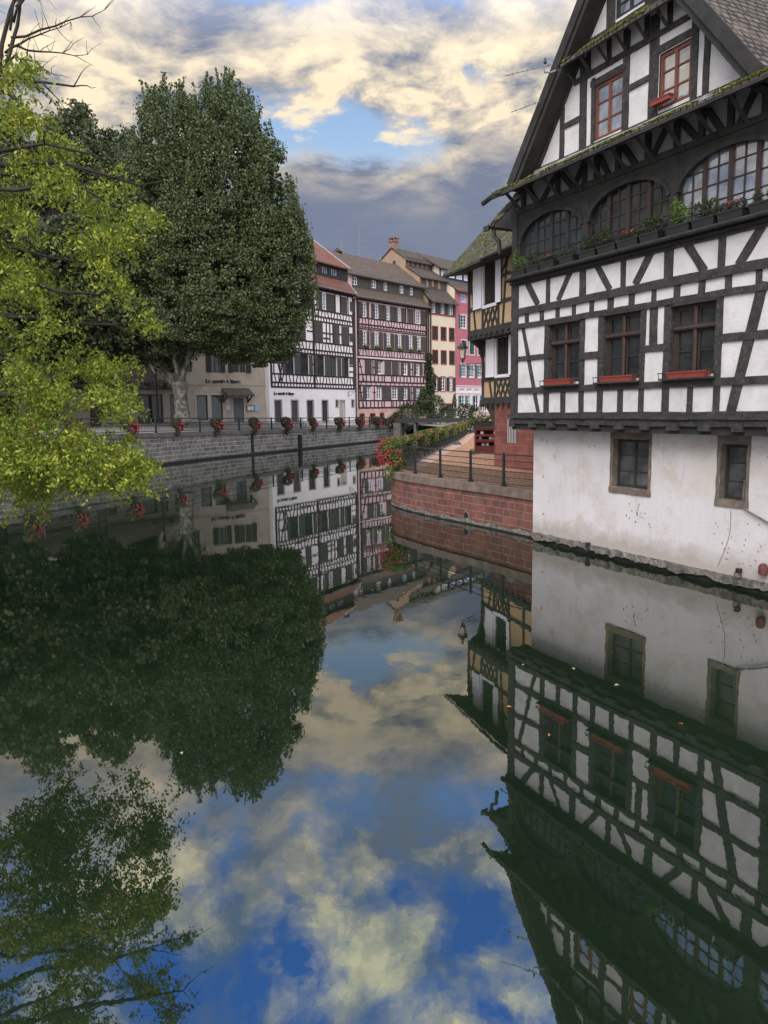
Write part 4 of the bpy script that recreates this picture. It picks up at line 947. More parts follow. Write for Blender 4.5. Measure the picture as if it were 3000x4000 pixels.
# carved corner brackets
b = MB(); b.prismx([(-.02, 6.2), (-.02, 7.1), (o2-.05, 7.1), (o2+.1, 6.95), (-.22, 6.75), (-.12, 6.4)], -.05, .14); b.build('bracket', M_TIMBER, Yh)
b = MB(); b.prism([(.0, 4.2), (1.30, 4.2), (1.30, 2.95), (1.14, 2.95), (.98, 3.55), (.42, 4.0)], .0, .18); b.build('bracket', M_TIMBER, Yh)
for (a, z0, c, z1, y) in ((1.50, 5.45, 2.70, 7.05, 0), (1.50, 8.42, 2.66, 10.12, o2)):
    b = MB(); 
    for (x0, x1, za, zb) in ((a-.13, a, z0-.13, z1+.12), (c, c+.13, z0-.13, z1+.12), (a, c, z0-.13, z0), (a, c, z1, z1+.12)): b.box(x0, x1, y-.075, y+.05, za, zb)
    fo = b.build('window_surround', M_SHUTW, Yh)
    f = MB(); n = 10
    f.box(a, c, y+.04, y+.08, z0, z1)
    for i in range(n+1): xx = a+(c-a)*i/n; f.box(xx-.012, xx+.012, y+.02, y+.05, z0, z1)
    f.box((a+c)/2-.03, (a+c)/2+.03, y+.01, y+.05, z0, z1)
    for zz in (z0+.03, z0+(z1-z0)*.38, z0+(z1-z0)*.72, z1-.03): f.box(a, c, y+.015, y+.05, zz-.02, zz+.02)
    f.build('window', M_TIMBER2, fo)
    shutter(Yh, a-.13-(.80 if y == 0 else .84), z0-.08, a-.13, z1+.05, y-.13, M_SHUTW, 'plain')
    if y: shutter(Yh, c+.10, z0-.05, c+.56, z1+.06, y-.13, M_SHUTW, 'plain')
    else: shutter(Yh, c+.10, z0-.05, c+.32, z1+.06, y-.13, M_SHUTW, 'plain')
# red sandstone ground floor, set back, with a barred arched window
b = MB(); PX0 = 1.26
b.wall(PX0, UY, .9, 4.25, [(2.55, 2.52, 3.42, 3.30)], 0.0, .3); b.add([(PX0, 0, .9), (PX0, 6, .9), (PX0, 6, 4.25), (PX0, 0, 4.25)], [(0, 1, 2, 3)])
mc, hw = 2.985, .435; n = 12
b.build('sandstone_wall', M_PIER, Yh)
b = MB(); arc = [(mc+hw*math.cos(math.pi*i/n), 3.28+.40*math.sin(math.pi*i/n)) for i in range(n+1)]
b.add([(x, -.004, z) for x, z in arc], [tuple(range(n+1))]); b.box(2.55, 3.42, .20, .22, 2.52, 3.3); b.build('arched_opening', M_BLACK, Yh)
b = MB()
for i in range(6): xx = 2.62+i*.145; b.tube([(xx, -.02, 2.50), (xx, -.02, 3.30+.36*math.sqrt(max(0, 1-((xx-mc)/hw)**2)))], .022, 6)
b.build('window_bars', mat('pale_iron_bars', (.42, .42, .44), .5, .1, 5), Yh)
# mossy roof
b = MB(); E = 1.0
b.prismx([(o2-E, 10.05), (2.4, 14.2), (2.4, 14.05), (o2-E, 9.95)], -.9, UY)
b.prismx([(2.4, 14.2), (7.2, 9.9), (7.2, 9.75), (2.4, 14.05)], -.9, UY); b.build('roof', M_TILEMOSS, Yh)
b = MB(); b.prismx([(o2-E+.02, 9.94), (.2, 10.25), (.2, 10.5), (o2-E+.1, 10.0)], -.85, UY)
b.build('eaves_soffit', M_TIMBER2, Yh)
b = MB(); b.prism([(-.15, 9.9), (UY, 9.9), (UY, 10.5), (-.15, 10.5)], .1, 6.8); b.prismx([(o2+.3, 10.3), (2.4, 14.0), (6.8, 10.0)], -.14, .0); b.build('gable_boards', M_TIMBER2, Yh)
rs = np.random.RandomState(4); n = 1900; u_ = rs.uniform(-.9, 5, n); k = rs.uniform(0, 1, n); keep = (np.sin(u_*4)+np.sin(k*17+u_*2)+rs.uniform(-1, 1, n)) > .1
u_, k = u_[keep], k[keep]
leaves('moss', np.stack([u_, o2-E+(2.4-o2+E)*k*.8, 10.05+(14.2-10.05)*k*.8+.02], 1), .07, M_MOSSL, Yh, aspect=.9)
b = MB(); b.tube([(3.3, o2-E-.06, 10.0), (UY, o2-E-.06, 10.0)], .06, 8); b.build('gutter', M_BLACK, Yh)

# lantern on its scrolled bracket
Lp = thing('wall_lantern', 'old iron street lantern on scrolled bracket fixed to the ochre house', 'lantern', (3.66, 35.35, 5.98), 0)
b = MB(); b.lathe([(.015, 0), (.02, .10), (.05, .14), (.02, .18), (.035, .24)], n=10)
for a in range(4):
    an = a*math.pi/2+.4; b.tube([(.11*math.cos(an), .11*math.sin(an), .24), (.19*math.cos(an), .19*math.sin(an), .70)], .012, 4)
    b.tube([(.03*math.cos(an), .03*math.sin(an), .10), (.10*math.cos(an), .10*math.sin(an), .17), (.11*math.cos(an), .11*math.sin(an), .25)], .010, 4)
    b.tube([(.19*math.cos(an), .19*math.sin(an), .72), (.27*math.cos(an), .27*math.sin(an), .80)], .012, 4)
b.lathe([(.115, .23), (.12, .25), (.115, .27)], n=8); b.build('lantern_frame', M_BLACK, Lp)
b = MB(); b.lathe([(.105, .26), (.185, .70)], n=4); g = b.build('lamp_glass', M_LAMPG, Lp); g.rotation_euler = (0, 0, .4)
b = MB(); b.lathe([(.24, .70), (.25, .74), (.19, .80), (.11, .90), (.10, .93), (.06, .95), (.05, 1.0), (.07, 1.03), (.02, 1.08)], n=12); b.build('lantern_cap', M_BLACK, Lp)
b = MB(); wl = 1.0; b.tube([(-.05, 0, 0), (wl, .05, .02)], .018, 6)
for cx, r_ in ((.28, .10), (.52, .12), (.80, .13)):
    sp = [(cx+r_*(1-.045*i)*math.cos(i*.55), .02, -.15+r_*(1-.045*i)*math.sin(i*.55)) for i in range(18)]; b.tube(sp, .010, 4)
b.tube([(0, 0, -.02), (.3, .02, -.18), (.6, .03, -.30), (wl, .05, -.55)], .012, 5); b.tube([(wl, .05, .1), (wl, .05, -.65)], .02, 5); b.build('bracket', M_BLACK, Lp)

# ================================================================ FAR HOUSES
def far_shutwin(parent, x0, z0, x1, z1, frame=M_WHITEJ, ny=.08, glass=M_GLASS, nz=4):
    return window(parent, x0, z0, x1, z1, ny, frame, glass, 2, nz, .10, .08, .05)
# ---- white house
WH = thing('white_timbered_house', 'tall white half-timbered house with red tiled roof, across the water', 'house', (-11.95, 83.6, 0), facing(31))
Wd1 = [(2.55, 8.05, 4.17, 10.35), (5.28, 8.05, 6.91, 10.35), (8.56, 8.05, 10.03, 10.35), (11.15, 8.05, 12.60, 10.35), (14.12, 8.05, 15.28, 10.35)]
Wg = [(.52, 2.75, 1.70, 5.15), (3.45, 2.75, 4.68, 5.15), (6.38, 2.75, 7.62, 5.15), (9.33, 2.75, 10.52, 5.15), (12.22, 4.42, 12.72, 5.2), (13.1, 2.3, 14.1, 5.15), (15.72, 4.42, 16.25, 5.22)]
b = MB(); b.wall(-.35, 16.75, 1.8, 18.1, Wd1+Wg, 0, .22); b.add([(-.35, 0, 1.8), (-.35, 9, 1.8), (-.35, 9, 18.1), (-.35, 0, 18.1)], [(0, 1, 2, 3)])
b.build('plaster_wall', M_WHITEH, WH)
t = MB()
def F(p, q, w, y=-.04): t.beam(p, q, w*1.2, y+random.uniform(-.012, .012), .06)
for z, w in ((6.60, .15), (7.08, .15), (8.00, .14), (10.45, .16), (10.93, .14), (11.86, .14), (14.25, .14), (14.80, .14), (15.55, .14), (17.85, .2)): F((0.0, z), (16.45, z), w, -.05)
for u in (.10, 7.95, 16.35): F((u, 6.6), (u, 17.9), .26, -.06)
k = 0
for z0, z1 in ((6.6, 7.08), (10.45, 10.93), (14.25, 14.8)):
    for i in range(30): F((.1+i*.555, z0), (.1+i*.555, z1), .13)
for z0, z1 in ((7.08, 8.0), (10.93, 11.86), (14.80, 15.55)):
    for i in range(1, 26):
        u = .1+i*.64; s_ = (0, .16, 0, -.16)[i % 4]; F((u+s_, z0), (u-s_, z1), .11)
for (u, z0, z1) in ((.55, 8, 10.4), (1.6, 8, 10.4), (7.55, 8, 10.4), (13.4, 8, 10.4), (1.4, 11.9, 14.2), (3.0, 11.9, 14.2), (4.2, 11.9, 14.2), (9.7, 11.9, 14.2), (10.55, 11.9, 14.2), (11.25, 11.9, 14.2), (11.9, 11.9, 14.2), (13.2, 11.9, 14.2), (15.3, 11.9, 14.2), (2.2, 15.6, 17.8), (5.0, 15.6, 17.8), (8.8, 15.6, 17.8), (12.5, 15.6, 17.8), (13.6, 15.6, 17.8), (15.3, 15.6, 17.8)): F((u, z0), (u, z1), .16)
for (u0, u1, z) in ((.1, 2.1, 9.2), (7.0, 8.0, 9.3), (15.3, 16.3, 9.4), (15.3, 16.3, 8.7), (.1, 4.2, 13.1), (9.7, 11.9, 13.0), (13.2, 13.7, 13.1), (15.3, 16.4, 13.2), (6.7, 8.0, 13.0), (9.9, 11.2, 12.4), (.1, 3, 16.8)): F((u0, z), (u1, z), .14)
F((.9, 10.4), (1.9, 7.1), .14); F((2.0, 9.2), (1.5, 7.1), .14); F((.5, 14.2), (1.3, 11.9), .14)
t.build('timber_frame', M_TIMFAR, WH)
for h in Wd1: window(WH, *h, .10, M_TIMBER2, M_GLASS, 3, 1, .09, .08, .04)
for (a, z0, c, z1) in ((2.02, 8.1, 2.54, 10.3), (4.19, 8.1, 4.72, 10.3), (4.74, 8.1, 5.26, 10.3), (6.93, 8.1, 7.46, 10.3), (8.16, 8.05, 8.55, 10.35), (10.05, 8.05, 10.58, 10.35), (10.60, 8.05, 11.13, 10.35), (12.62, 8.05, 13.26, 10.35), (13.62, 8.05, 14.10, 10.35), (15.31, 9.6, 16.25, 10.36)): shutter(WH, a, z0, c, z1, -.10, M_SHUT)
for (a, z0, c, z1) in ((3.1, 11.95, 4.1, 14.1), (5.31, 11.9, 6.4, 14.1), (8.13, 11.9, 8.86, 14.2), (8.88, 11.9, 9.6, 14.2), (12.0, 11.9, 12.95, 14.2), (13.7, 11.92, 15.05, 14.1), (15.5, 12.4, 16.25, 13.4), (2.6, 15.7, 4.4, 17.6), (5.6, 15.7, 7.4, 17.6), (9.0, 15.6, 9.75, 17.65), (10.6, 15.6, 12.3, 17.6), (13.7, 15.7, 15.0, 17.6), (15.7, 16.1, 16.28, 17.2)): shutter(WH, a, z0, c, z1, -.09, M_SHUT, 'slat')
f = MB(); window(WH, 9.85, 15.7, 10.45, 17.6, -.07, M_WHITEJ, M_GLASS2, 1, 4, .08, .06, .04)
def trim(parent, L, m, w=.13, y=-.03, name='window_surround', sill=True):
    for (a, z0, c, z1) in L:
        b = MB(); b.box(a-w, a, y, .05, z0-(w if sill else 0), z1+w).box(c, c+w, y, .05, z0-(w if sill else 0), z1+w).box(a, c, y+.003, .05, z1, z1+w)
        if sill: b.box(a, c, y-.02, .05, z0-w, z0)
        b.build(name, m, parent)
trim(WH, Wg, M_GREYTRIM, .13)
for h in Wg[:4]: window(WH, *h, .10, M_SHUT, M_GLASS, 4, 2, .10, .08, .06)
for h in (Wg[4], Wg[6]): window(WH, *h, .10, M_TIMBER2, M_GLASS, 2, 2, .05, .08, .03)
b = MB(); h = Wg[5]; b.box(h[0], h[2]-.28, .10, .16, h[1], h[3]); [b.box(h[0]+.08+i*.22, h[0]+.20+i*.22, .08, .10, h[1]+.1, h[3]-.1) for i in range(3)]; b.box(h[2]-.28, h[2], .18, .20, h[1], h[3]); b.build('door', M_GREYTRIM, WH)
text_mesh('sign_lettering', 'La corde à linge', .42, M_SIGN, WH, .40, -.05, 5.76, 3.55, .02, .022)
b = MB(); b.tube([(14.9, -.05, 6.25), (14.9, -.05, 5.6)], .03, 5); b.tube([(14.9, -.05, 6.22), (14.9, -1.1, 6.22)], .03, 5); b.tube([(14.9, -.1, 5.7), (14.9, -.5, 5.85), (14.9, -.9, 6.2)], .025, 5); b.build('sign_bracket', M_BLACK, WH)
b = MB(); b.tube([(16.62, -.10, 17.7), (16.62, -.10, 2.2)], .08, 6); b.tube([(16.0, -.55, 18.1), (16.5, -.3, 17.8), (16.62, -.1, 17.4)], .07, 6); b.build('downpipe', M_TIMBER2, WH)
b = MB(); b.slab(-.6, 16.55, -.60, 18.12, .9, 19.85, .15); b.slab(-.6, 16.55, .35, 21.25, 5.8, 25.3, .18); b.slab(-.6, 16.4, 11.2, 21.2, 5.8, 25.3, .18); b.build('roof', M_TILERED, WH)
mw_ = [(2.2, 19.98, 3.4, 20.95), (4.2, 19.98, 5.4, 20.95), (6.2, 19.98, 7.4, 20.95), (9.0, 19.98, 10.1, 20.95), (11.0, 19.98, 12.3, 20.95), (12.9, 19.98, 14.3, 20.95)]
b = MB(); b.wall(-.35, 16.55, 19.5, 21.3, mw_, .75, .2); b.box(-.3, 16.5, 1.1, 11, 18.2, 21.2); b.prismx([(.95, 21.1), (5.8, 25.1), (11, 21.1)], -.3, 16.45); b.build('attic_wall', M_TIMBER2, WH)
for h in mw_: window(WH, *h, .80, M_TIMBER2, M_GLASS2, 3, 1, .10, .08, .05)
for u in np.arange(.2, 16.3, .8):
    pass
re_ = MB().box(0, .16, -.5, .0, 17.86, 18.02).mesh('rafter_end', M_TIMFAR)
for u in np.arange(.2, 16.3, .8): o = bpy.data.objects.new('rafter_end', re_); C.objects.link(o); o.parent = WH; o.location = (u, 0, 0)
b = MB(); b.tube([(-.6, -.62, 18.08), (16.5, -.62, 18.08)], .08, 6); b.tube([(-.6, -.35, 18.62), (16.3, -.35, 18.62)], .02, 4); b.build('gutter', M_METAL, WH)
b = MB(); b.slab(16.40, 16.62, -.64, 18.16, .9, 19.95, .1); b.slab(16.40, 16.62, .30, 21.32, 5.8, 25.4, .1); b.build('verge_strip', M_LEAD, WH)

# ---- pink house
PH = thing('pink_timbered_house', 'pink half-timbered house between the white and the cream houses', 'house', (-3.8, 101, 0), facing(39))
Pw3 = [(2.14, 16.02, 2.9, 17.82), (4.56, 16.02, 5.36, 17.8), (7.06, 16.0, 7.8, 17.8), (9.5, 15.98, 10.26, 17.8), (14.02, 16.02, 14.84, 17.8)]
Pw2 = [(2.05, 12.4, 2.84, 14.18), (4.4, 12.4, 5.26, 14.18), (7.0, 12.4, 7.8, 14.18), (9.52, 12.4, 10.3, 14.18), (12.05, 12.4, 12.85, 14.18), (14.02, 12.4, 14.85, 14.18)]
Pw1 = [(5.05, 8.78, 6.0, 10.4), (10.8, 8.82, 11.65, 10.45), (13.73, 8.82, 14.55, 10.45)]
Pw0 = [(2.66, 5.38, 3.5, 7.02), (4.84, 5.38, 5.82, 7.02), (8.25, 5.38, 9.3, 7.05), (10.75, 5.38, 11.6, 7.05), (13.68, 5.38, 14.58, 7.05)]
b = MB(); b.wall(.0, 17.2, 4.2, 18.5, Pw3+Pw2+Pw1+Pw0, 0, .2); b.build('plaster_wall', M_PINKH, PH)
Pb = [(1.32, 1.7, 2.1, 3.4), (3.45, 1.7, 4.35, 3.4), (5.52, 1.7, 6.2, 3.45), (8.3, 1.7, 9.45, 3.5)]
b = MB(); b.wall(.0, 17.2, 1.2, 4.2, Pb, -.01, .3); b.box(0.01, 17.15, .35, 9, 1.2, 18.0); b.build('base_wall', M_PINKBASE, PH)
trim(PH, Pb[:3], M_REDT, .16); 
for h in Pb[:3]: window(PH, *h, .1, M_TIMBER2, M_GLASS, 2, 2, .08, .08, .04)
b = MB(); arc = [(8.875+.62*math.cos(math.pi*i/10), 3.1+.55*math.sin(math.pi*i/10)) for i in range(11)]+[(8.255, 1.7), (9.495, 1.7)]; b.add([(x, -.03, z) for x, z in arc], [tuple(range(13))]); b.build('arched_door', M_BLACK, PH)
t = MB()
for z, w in ((4.25, .18), (5.22, .13), (7.20, .13), (7.68, .16), (8.62, .14), (10.62, .12), (11.02, .14), (11.95, .13), (14.5, .12), (15.08, .16), (15.92, .14), (14.72, .10), (18.2, .2)): F((1.0, z), (16.45, z), w, -.05)
for u in (1.1, 16.4): F((u, 4.2), (u, 18.2), .22, -.06)
for i, u in enumerate((1.9, 2.6, 3.5, 4.3, 5.1, 5.9, 6.4, 8.0, 8.35, 9.1, 9.9, 10.8, 11.5, 12.3, 13.2, 13.9, 14.7, 15.4)):
    F((u, 4.3), (u, 5.2), .16); F((u+.1, 7.75), (u+.1, 8.6), .16)
for i in range(15): F((1.6+i*1.03, 7.22), (1.6+i*1.03, 7.66), .10)
for z0, z1, s0 in ((11.02, 11.95, 1), (15.08, 15.92, 1)):
    for i in range(25):
        u = 1.5+i*.61; s_ = (-.2, 0, .2, 0)[i % 4]; F((u+s_, z0), (u-s_*.6, z1), .11)
for i in range(24): F((1.4+i*.64, 14.72), (1.4+i*.64, 15.08), .12)
for (u, z0, z1) in ((1.5, 5.2, 7.1), (4.3, 5.2, 7.1), (12.7, 5.2, 7.1), (15.7, 5.2, 7.1), (4.1, 8.6, 10.6), (9.8, 8.6, 10.6), (12.9, 8.6, 10.6), (15.7, 8.6, 10.6), (3.4, 12, 18), (3.75, 12, 14.4), (1.3, 12, 18), (11.5, 15.9, 18.1), (11.9, 15.9, 18.1), (13.5, 15.9, 18.1)): F((u, z0), (u, z1), .14)
F((1.3, 7.1), (2.1, 4.3), .13); F((1.3, 10.6), (2.2, 7.7), .13); F((15.9, 7.1), (15.4, 4.3), .12); F((16.1, 10.6), (15.6, 7.7), .12)
for z in (6.3, 9.6): F((1.1, z), (2.0, z), .12); F((4.0, z), (4.6, z), .12); F((12.5, z), (13.0, z), .12)
t.build('timber_frame', M_TIMFAR, PH)
for L, nz in ((Pw3, 4), (Pw2, 4), (Pw1, 3), (Pw0, 4)):
    for h in L: far_shutwin(PH, *h, nz=nz)
b = MB()
for h in Pw1+Pw0: b.prism([(h[0]-.12, h[3]), (h[0]-.05, h[3]+.15), ((h[0]+h[2])/2, h[3]+.24), (h[2]+.05, h[3]+.15), (h[2]+.12, h[3])], -.07, .04)
b.build('window_heads', M_TIMBER2, PH)
for L in (((1.39, 16.0, 2.02, 17.9), (2.98, 16.0, 3.31, 17.95), (3.88, 16.0, 4.48, 17.9), (5.46, 16, 6.33, 17.9), (6.42, 16.0, 6.98, 17.9), (7.9, 15.98, 8.82, 17.9), (8.9, 15.97, 9.46, 17.9), (10.4, 15.95, 11.32, 17.9), (12.04, 15.96, 13.2, 17.95), (14.95, 16, 16.2, 17.95)),
          ((1.41, 12.02, 1.97, 14.32), (2.95, 12.04, 3.3, 14.3), (3.9, 12.04, 4.31, 14.31), (5.39, 12.04, 6.2, 14.31), (6.38, 12.07, 6.92, 14.29), (7.9, 12.06, 8.68, 14.28), (8.85, 12.1, 9.44, 14.25), (10.4, 12.08, 11.07, 14.3), (11.21, 12.1, 11.96, 14.3), (12.95, 12.09, 13.9, 14.3), (14.95, 12.15, 16.2, 14.3))):
    for h in L: shutter(PH, *h, -.10, M_SHUT)
for h in ((2.4, 8.68, 3.06, 10.56), (3.08, 8.68, 3.77, 10.56), (4.4, 8.72, 4.97, 10.5), (6.56, 8.68, 7.96, 10.58), (8.16, 8.7, 9.54, 10.58), (10.12, 8.73, 10.72, 10.53), (11.75, 8.73, 12.39, 10.58), (13.15, 8.75, 13.66, 10.55), (14.62, 8.79, 15.3, 10.56), (1.95, 5.36, 2.57, 7.08), (5.9, 5.34, 6.38, 7.1), (6.42, 5.34, 7.89, 7.12), (9.41, 5.34, 10.65, 7.09), (11.67, 5.34, 12.33, 7.06), (12.99, 5.34, 13.59, 7.08), (14.65, 5.34, 15.28, 7.1)): shutter(PH, *h, -.10, M_SHUT, 'z')
b = MB(); b.box(.9, 16.5, -.13, .02, 10.74, 10.88); b.box(.95, 16.5, -.09, .02, 10.885, 10.93); b.build('cornice', M_PINKTRIM, PH)
b = MB(); b.slab(-.2, 17.2, -.60, 18.45, .95, 19.95, .15); b.slab(-.2, 17.2, .30, 21.35, 5.7, 25.25, .18); b.slab(-.2, 17.2, 11.0, 21.3, 5.7, 25.25, .18); b.build('roof', M_TILE, PH)
pm_ = [(1.2, 20.1, 2.1, 21.1), (5.05, 20.1, 5.95, 21.1), (7.6, 20.05, 8.35, 21.1), (11.15, 20.05, 12.0, 21.1), (13.5, 20.05, 14.2, 21.1)]
b = MB(); b.wall(0, 17.0, 19.6, 21.45, pm_, .75, .2); b.box(.02, 16.9, 1.1, 11, 18.2, 21.3); b.prismx([(.95, 21.2), (5.7, 25.0), (11, 21.2)], .02, 16.9)
for u in np.arange(.6, 16.8, .75):
    if not any(h[0]-.15 < u < h[2]+.15 for h in pm_): b.box(u, u+.05, .72, .75, 19.9, 21.3)
b.build('attic_wall', M_SHUT, PH)
for h in pm_: far_shutwin(PH, *h, ny=.80, nz=2)
b = MB(); b.box(.0, .95, .69, .74, 19.9, 21.3); b.build('attic_panel', M_PINKH, PH)
b = MB(); b.tube([(-.2, -.64, 18.42), (17.2, -.64, 18.42)], .09, 6); b.tube([(0, .28, 21.35), (17.1, .28, 21.35)], .06, 6)
for zz in (.25, .42): b.tube([(0, .55, 21.45+zz), (17.1, .55, 21.45+zz)], .018, 4)
for u in np.arange(0, 17.1, 1.2): b.tube([(u, .55, 21.4), (u, .55, 21.9)], .018, 4)
b.build('gutter', M_METAL, PH)
b = MB(); b.tube([(16.9, -.6, 18.3), (16.75, -.2, 17.9), (16.75, -.15, 2)], .10, 6); b.build('downpipe', M_TIMBER2, PH)
b = MB(); b.box(13.6, 13.6, 5, 5, 25, 25)
# window boxes of the pink house
Pm = Matrix.Translation((-3.8, 101, 0)) @ Matrix.Rotation(facing(39), 4, 'Z')
fb = thing('window_flower_box', 'flower box on second upper floor of pink house, first from the left', 'flower box', Pm @ Vector((2.5, -.2, 12.12)), facing(39), 'flower boxes on the pink house')
b = MB(); b.box(-.42, .42, -.14, .10, 0, .18).box(-.44, .44, -.16, .12, .15, .20); b.build('planter_box', M_TIMBER2, fb)
leaves('plant', np.concatenate([blob(150, (0, -.05, .25), (.5, .2, .2)), blob(60, (0, -.2, .08), (.4, .12, .2))]), .13, M_LEAF_GER, fb, aspect=.8); leaves('flowers', blob(30, (0, -.15, .25), (.45, .15, .18)), .09, M_PETALW, fb, aspect=1)
for k, (h, w_) in enumerate(zip(Pw2[1:], ('second', 'third', 'fourth', 'fifth', 'sixth'))):
    copy_thing(fb, Pm @ Vector(((h[0]+h[2])/2, -.2, 12.12)), None, 'flower box on second upper floor of pink house, %s from the left' % w_)
# aerials on the pink roof
def mast(lab, p, H_, arms, rz=0.3):
    b = MB(); b.tube([(0, 0, 0), (0, 0, H_)], .045, 6)
    for (z, L, n, dx) in arms:
        b.tube([(-L*dx, 0, z), (L*(1-dx), 0, z+.03)], .03, 4)
        for i in range(n): x = -L*dx+L*(i+.5)/n; b.tube([(x, -.30, z+.02), (x, .30, z+.02)], .018, 4); b.tube([(x, 0, z-.16), (x, 0, z+.16)], .016, 4)
    o = b.build('mast_aerial', M_ANT); o.location = p; o.rotation_euler = (0, 0, rz); return tag(o, lab, 'aerial')
mast('tall aerial mast with several arms on the brown roof ridge', Pm @ Vector((8.4, 5.7, 25.1)), 4.2, ((4.0, 1.3, 4, .8), (2.3, 1.2, 3, .1), (1.2, 1.9, 5, .9), (.5, 1.1, 2, .4)))
mast('short aerial mast with forked top, left of the tall mast', Pm @ Vector((4.7, 5.7, 25.1)), 1.7, ((1.5, 1.7, 4, .6), (1.2, 1.0, 2, .0)))
mast('tiny aerial beside the ochre gable at end of brown ridge', Pm @ Vector((13.2, 5.7, 25.1)), 1.1, ((.8, .3, 1, .5),))
b = MB(); b.prism([(-.6, 0), (.6, 0), (0, .5)], -.4, .4); o = b.build('roof_vent', M_TILEDARK); o.location = Pm @ Vector((3.9, 5.7, 25.2)); tag(o, 'small dark pointed vent on the brown ridge', 'roof vent')

# ---- cream house with the tall ochre gable, raspberry house
CH = thing('cream_house', 'narrow cream house with red window frames and tall ochre gable and chimney', 'house', (7.2, 114, 0), facing(43))
Cw = [(.31, 14.07, 1.5, 15.87), (2.31, 14.07, 3.49, 15.87), (4.28, 14.07, 5.45, 15.87), (.34, 10.62, 1.48, 12.47), (2.32, 10.62, 3.5, 12.47), (4.32, 10.62, 5.5, 12.5), (.31, 6.6, 1.42, 8.66), (2.24, 6.6, 3.25, 8.66), (4.2, 6.6, 5.0, 8.66)]
b = MB(); b.wall(-.4, 5.72, 1.5, 17.7, Cw, 0, .2); b.build('plaster_wall', M_CREAM, CH)
trim(CH, Cw, M_REDT, .13)
for h in Cw[:6]:
    o = window(CH, *h, .03, M_TIMBER2, M_GLASS, 5, 9, .09, .05, .07)
for h in Cw[6:]: far_shutwin(CH, *h)
for h in ((1.52, 6.6, 2.1, 8.66), (3.5, 6.6, 4.06, 8.66), (5.15, 6.6, 5.6, 8.66)): shutter(CH, *h, -.10, M_TIMBER2)
c4w = [(.2, 17.85, 1.05, 19.4), (2.3, 17.85, 3.15, 19.4), (4.2, 17.85, 5.15, 19.35)]
b = MB(); b.wall(-.3, 5.72, 17.7, 19.7, c4w, .02, .2)
for u in np.arange(-.2, 5.7, .35):
    if not any(h[0]-.06 < u < h[2]+.04 for h in c4w): b.box(u, u+.05, -.01, .02, 17.8, 19.5)
b.build('boarded_storey', M_SHUT, CH)
for h in c4w: far_shutwin(CH, *h)
b = MB(); b.box(-.45, 5.75, -.10, .03, 17.58, 17.72); b.box(2.4, 5.6, -.12, .03, 4.62, 4.8); b.build('red_cornice', M_REDT, CH)
b = MB(); b.box(3.5, 5.2, -.03, .0, 1.9, 4.6); b.build('shopfront', M_TIMBER2, CH)
# gable end: profile in (y, z)
prof = [(.3, 1.5), (.3, 18.3), (.3, 19.6), (1.65, 21.45), (1.65, 23.05), (4.4, 24.8), (4.4, 25.9), (7.15, 27.7), (12.6, 24.2), (12.6, 1.5)]
b = MB(); b.prismx([(y+.02, z) for y, z in prof], -.42, 5.70); b.build('gable_wall', M_GABLE, CH)
b = MB(); b.box(-.46, -.42, 6.4, 6.9, 25.1, 25.9); b.build('gable_window', M_BLACK, CH)
def step_roofs(parent, u0, u1, m, e0=(-.7, 19.35), st1=(1.68, 21.55), e1=(1.25, 22.95), st2=(4.42, 24.95), e2=(4.0, 25.75), rdg=(7.15, 27.95), bk=(12.9, 24.2)):
    b = MB(); b.slab(u0, u1, *e0, *st1, .16); b.slab(u0, u1, *e1, *st2, .16); b.slab(u0, u1, *e2, *rdg, .18); b.slab(u0, u1, *bk, *rdg, .18); return b.build('roof', m, parent)
step_roofs(CH, -.55, 5.9, M_TILEDARK)
m1 = [(.9, 21.75, 1.5, 22.9), (2.2, 21.9, 2.75, 22.85), (3.6, 21.7, 4.3, 22.8)]
b = MB(); b.wall(-.3, 5.7, 21.3, 23.2, m1, 1.60, .15)
for u in np.arange(-.2, 5.6, .4):
    if not any(h[0]-.06 < u < h[2]+.04 for h in m1): b.box(u, u+.05, 1.57, 1.60, 21.5, 23.0)
m2 = [(-.05+i*1.05, 25.05, .45+i*1.05, 25.65) for i in range(5)]
b.build('attic_wall', M_SHUT, CH); b = MB(); b.wall(-.3, 5.7, 24.6, 26.2, m2, 4.36, .15); b.build('upper_attic_wall', M_SHUT, CH)
for h in m1: window(CH, *h, 1.68, M_TIMBER2 if h[0] != 2.2 else M_WHITEJ, M_GLASS2 if h[0] == 2.2 else M_GLASS, 1, 1, .08, .06, .03)
for i, h in enumerate(m2): window(CH, *h, 4.42, M_TIMBER2, M_GLASS2 if i % 2 else M_GLASS, 1, 1, .05, .06, .03)
ch = MB(); ch.box(-.3, .6, 6.75, 7.75, 26.8, 28.75); ch.box(-.42, .72, 6.62, 7.88, 28.75, 28.87)
for (x, y) in ((-.38, 6.66), (.56, 6.66), (-.38, 7.70), (.56, 7.70), (.1, 6.66)): ch.box(x, x+.12, y, y+.14, 28.87, 29.25)
ch.box(-.45, .75, 6.6, 7.9, 29.25, 29.38); ch.build('chimney', mat('brick_chimney', (.22, .13, .10), .9, .25, 6), CH)
b = MB(); b.tube([(-.30, -.65, 19.2), (-.28, -.2, 18.9), (-.25, -.12, 3)], .11, 6); b.build('downpipe', M_TIMBER2, CH)

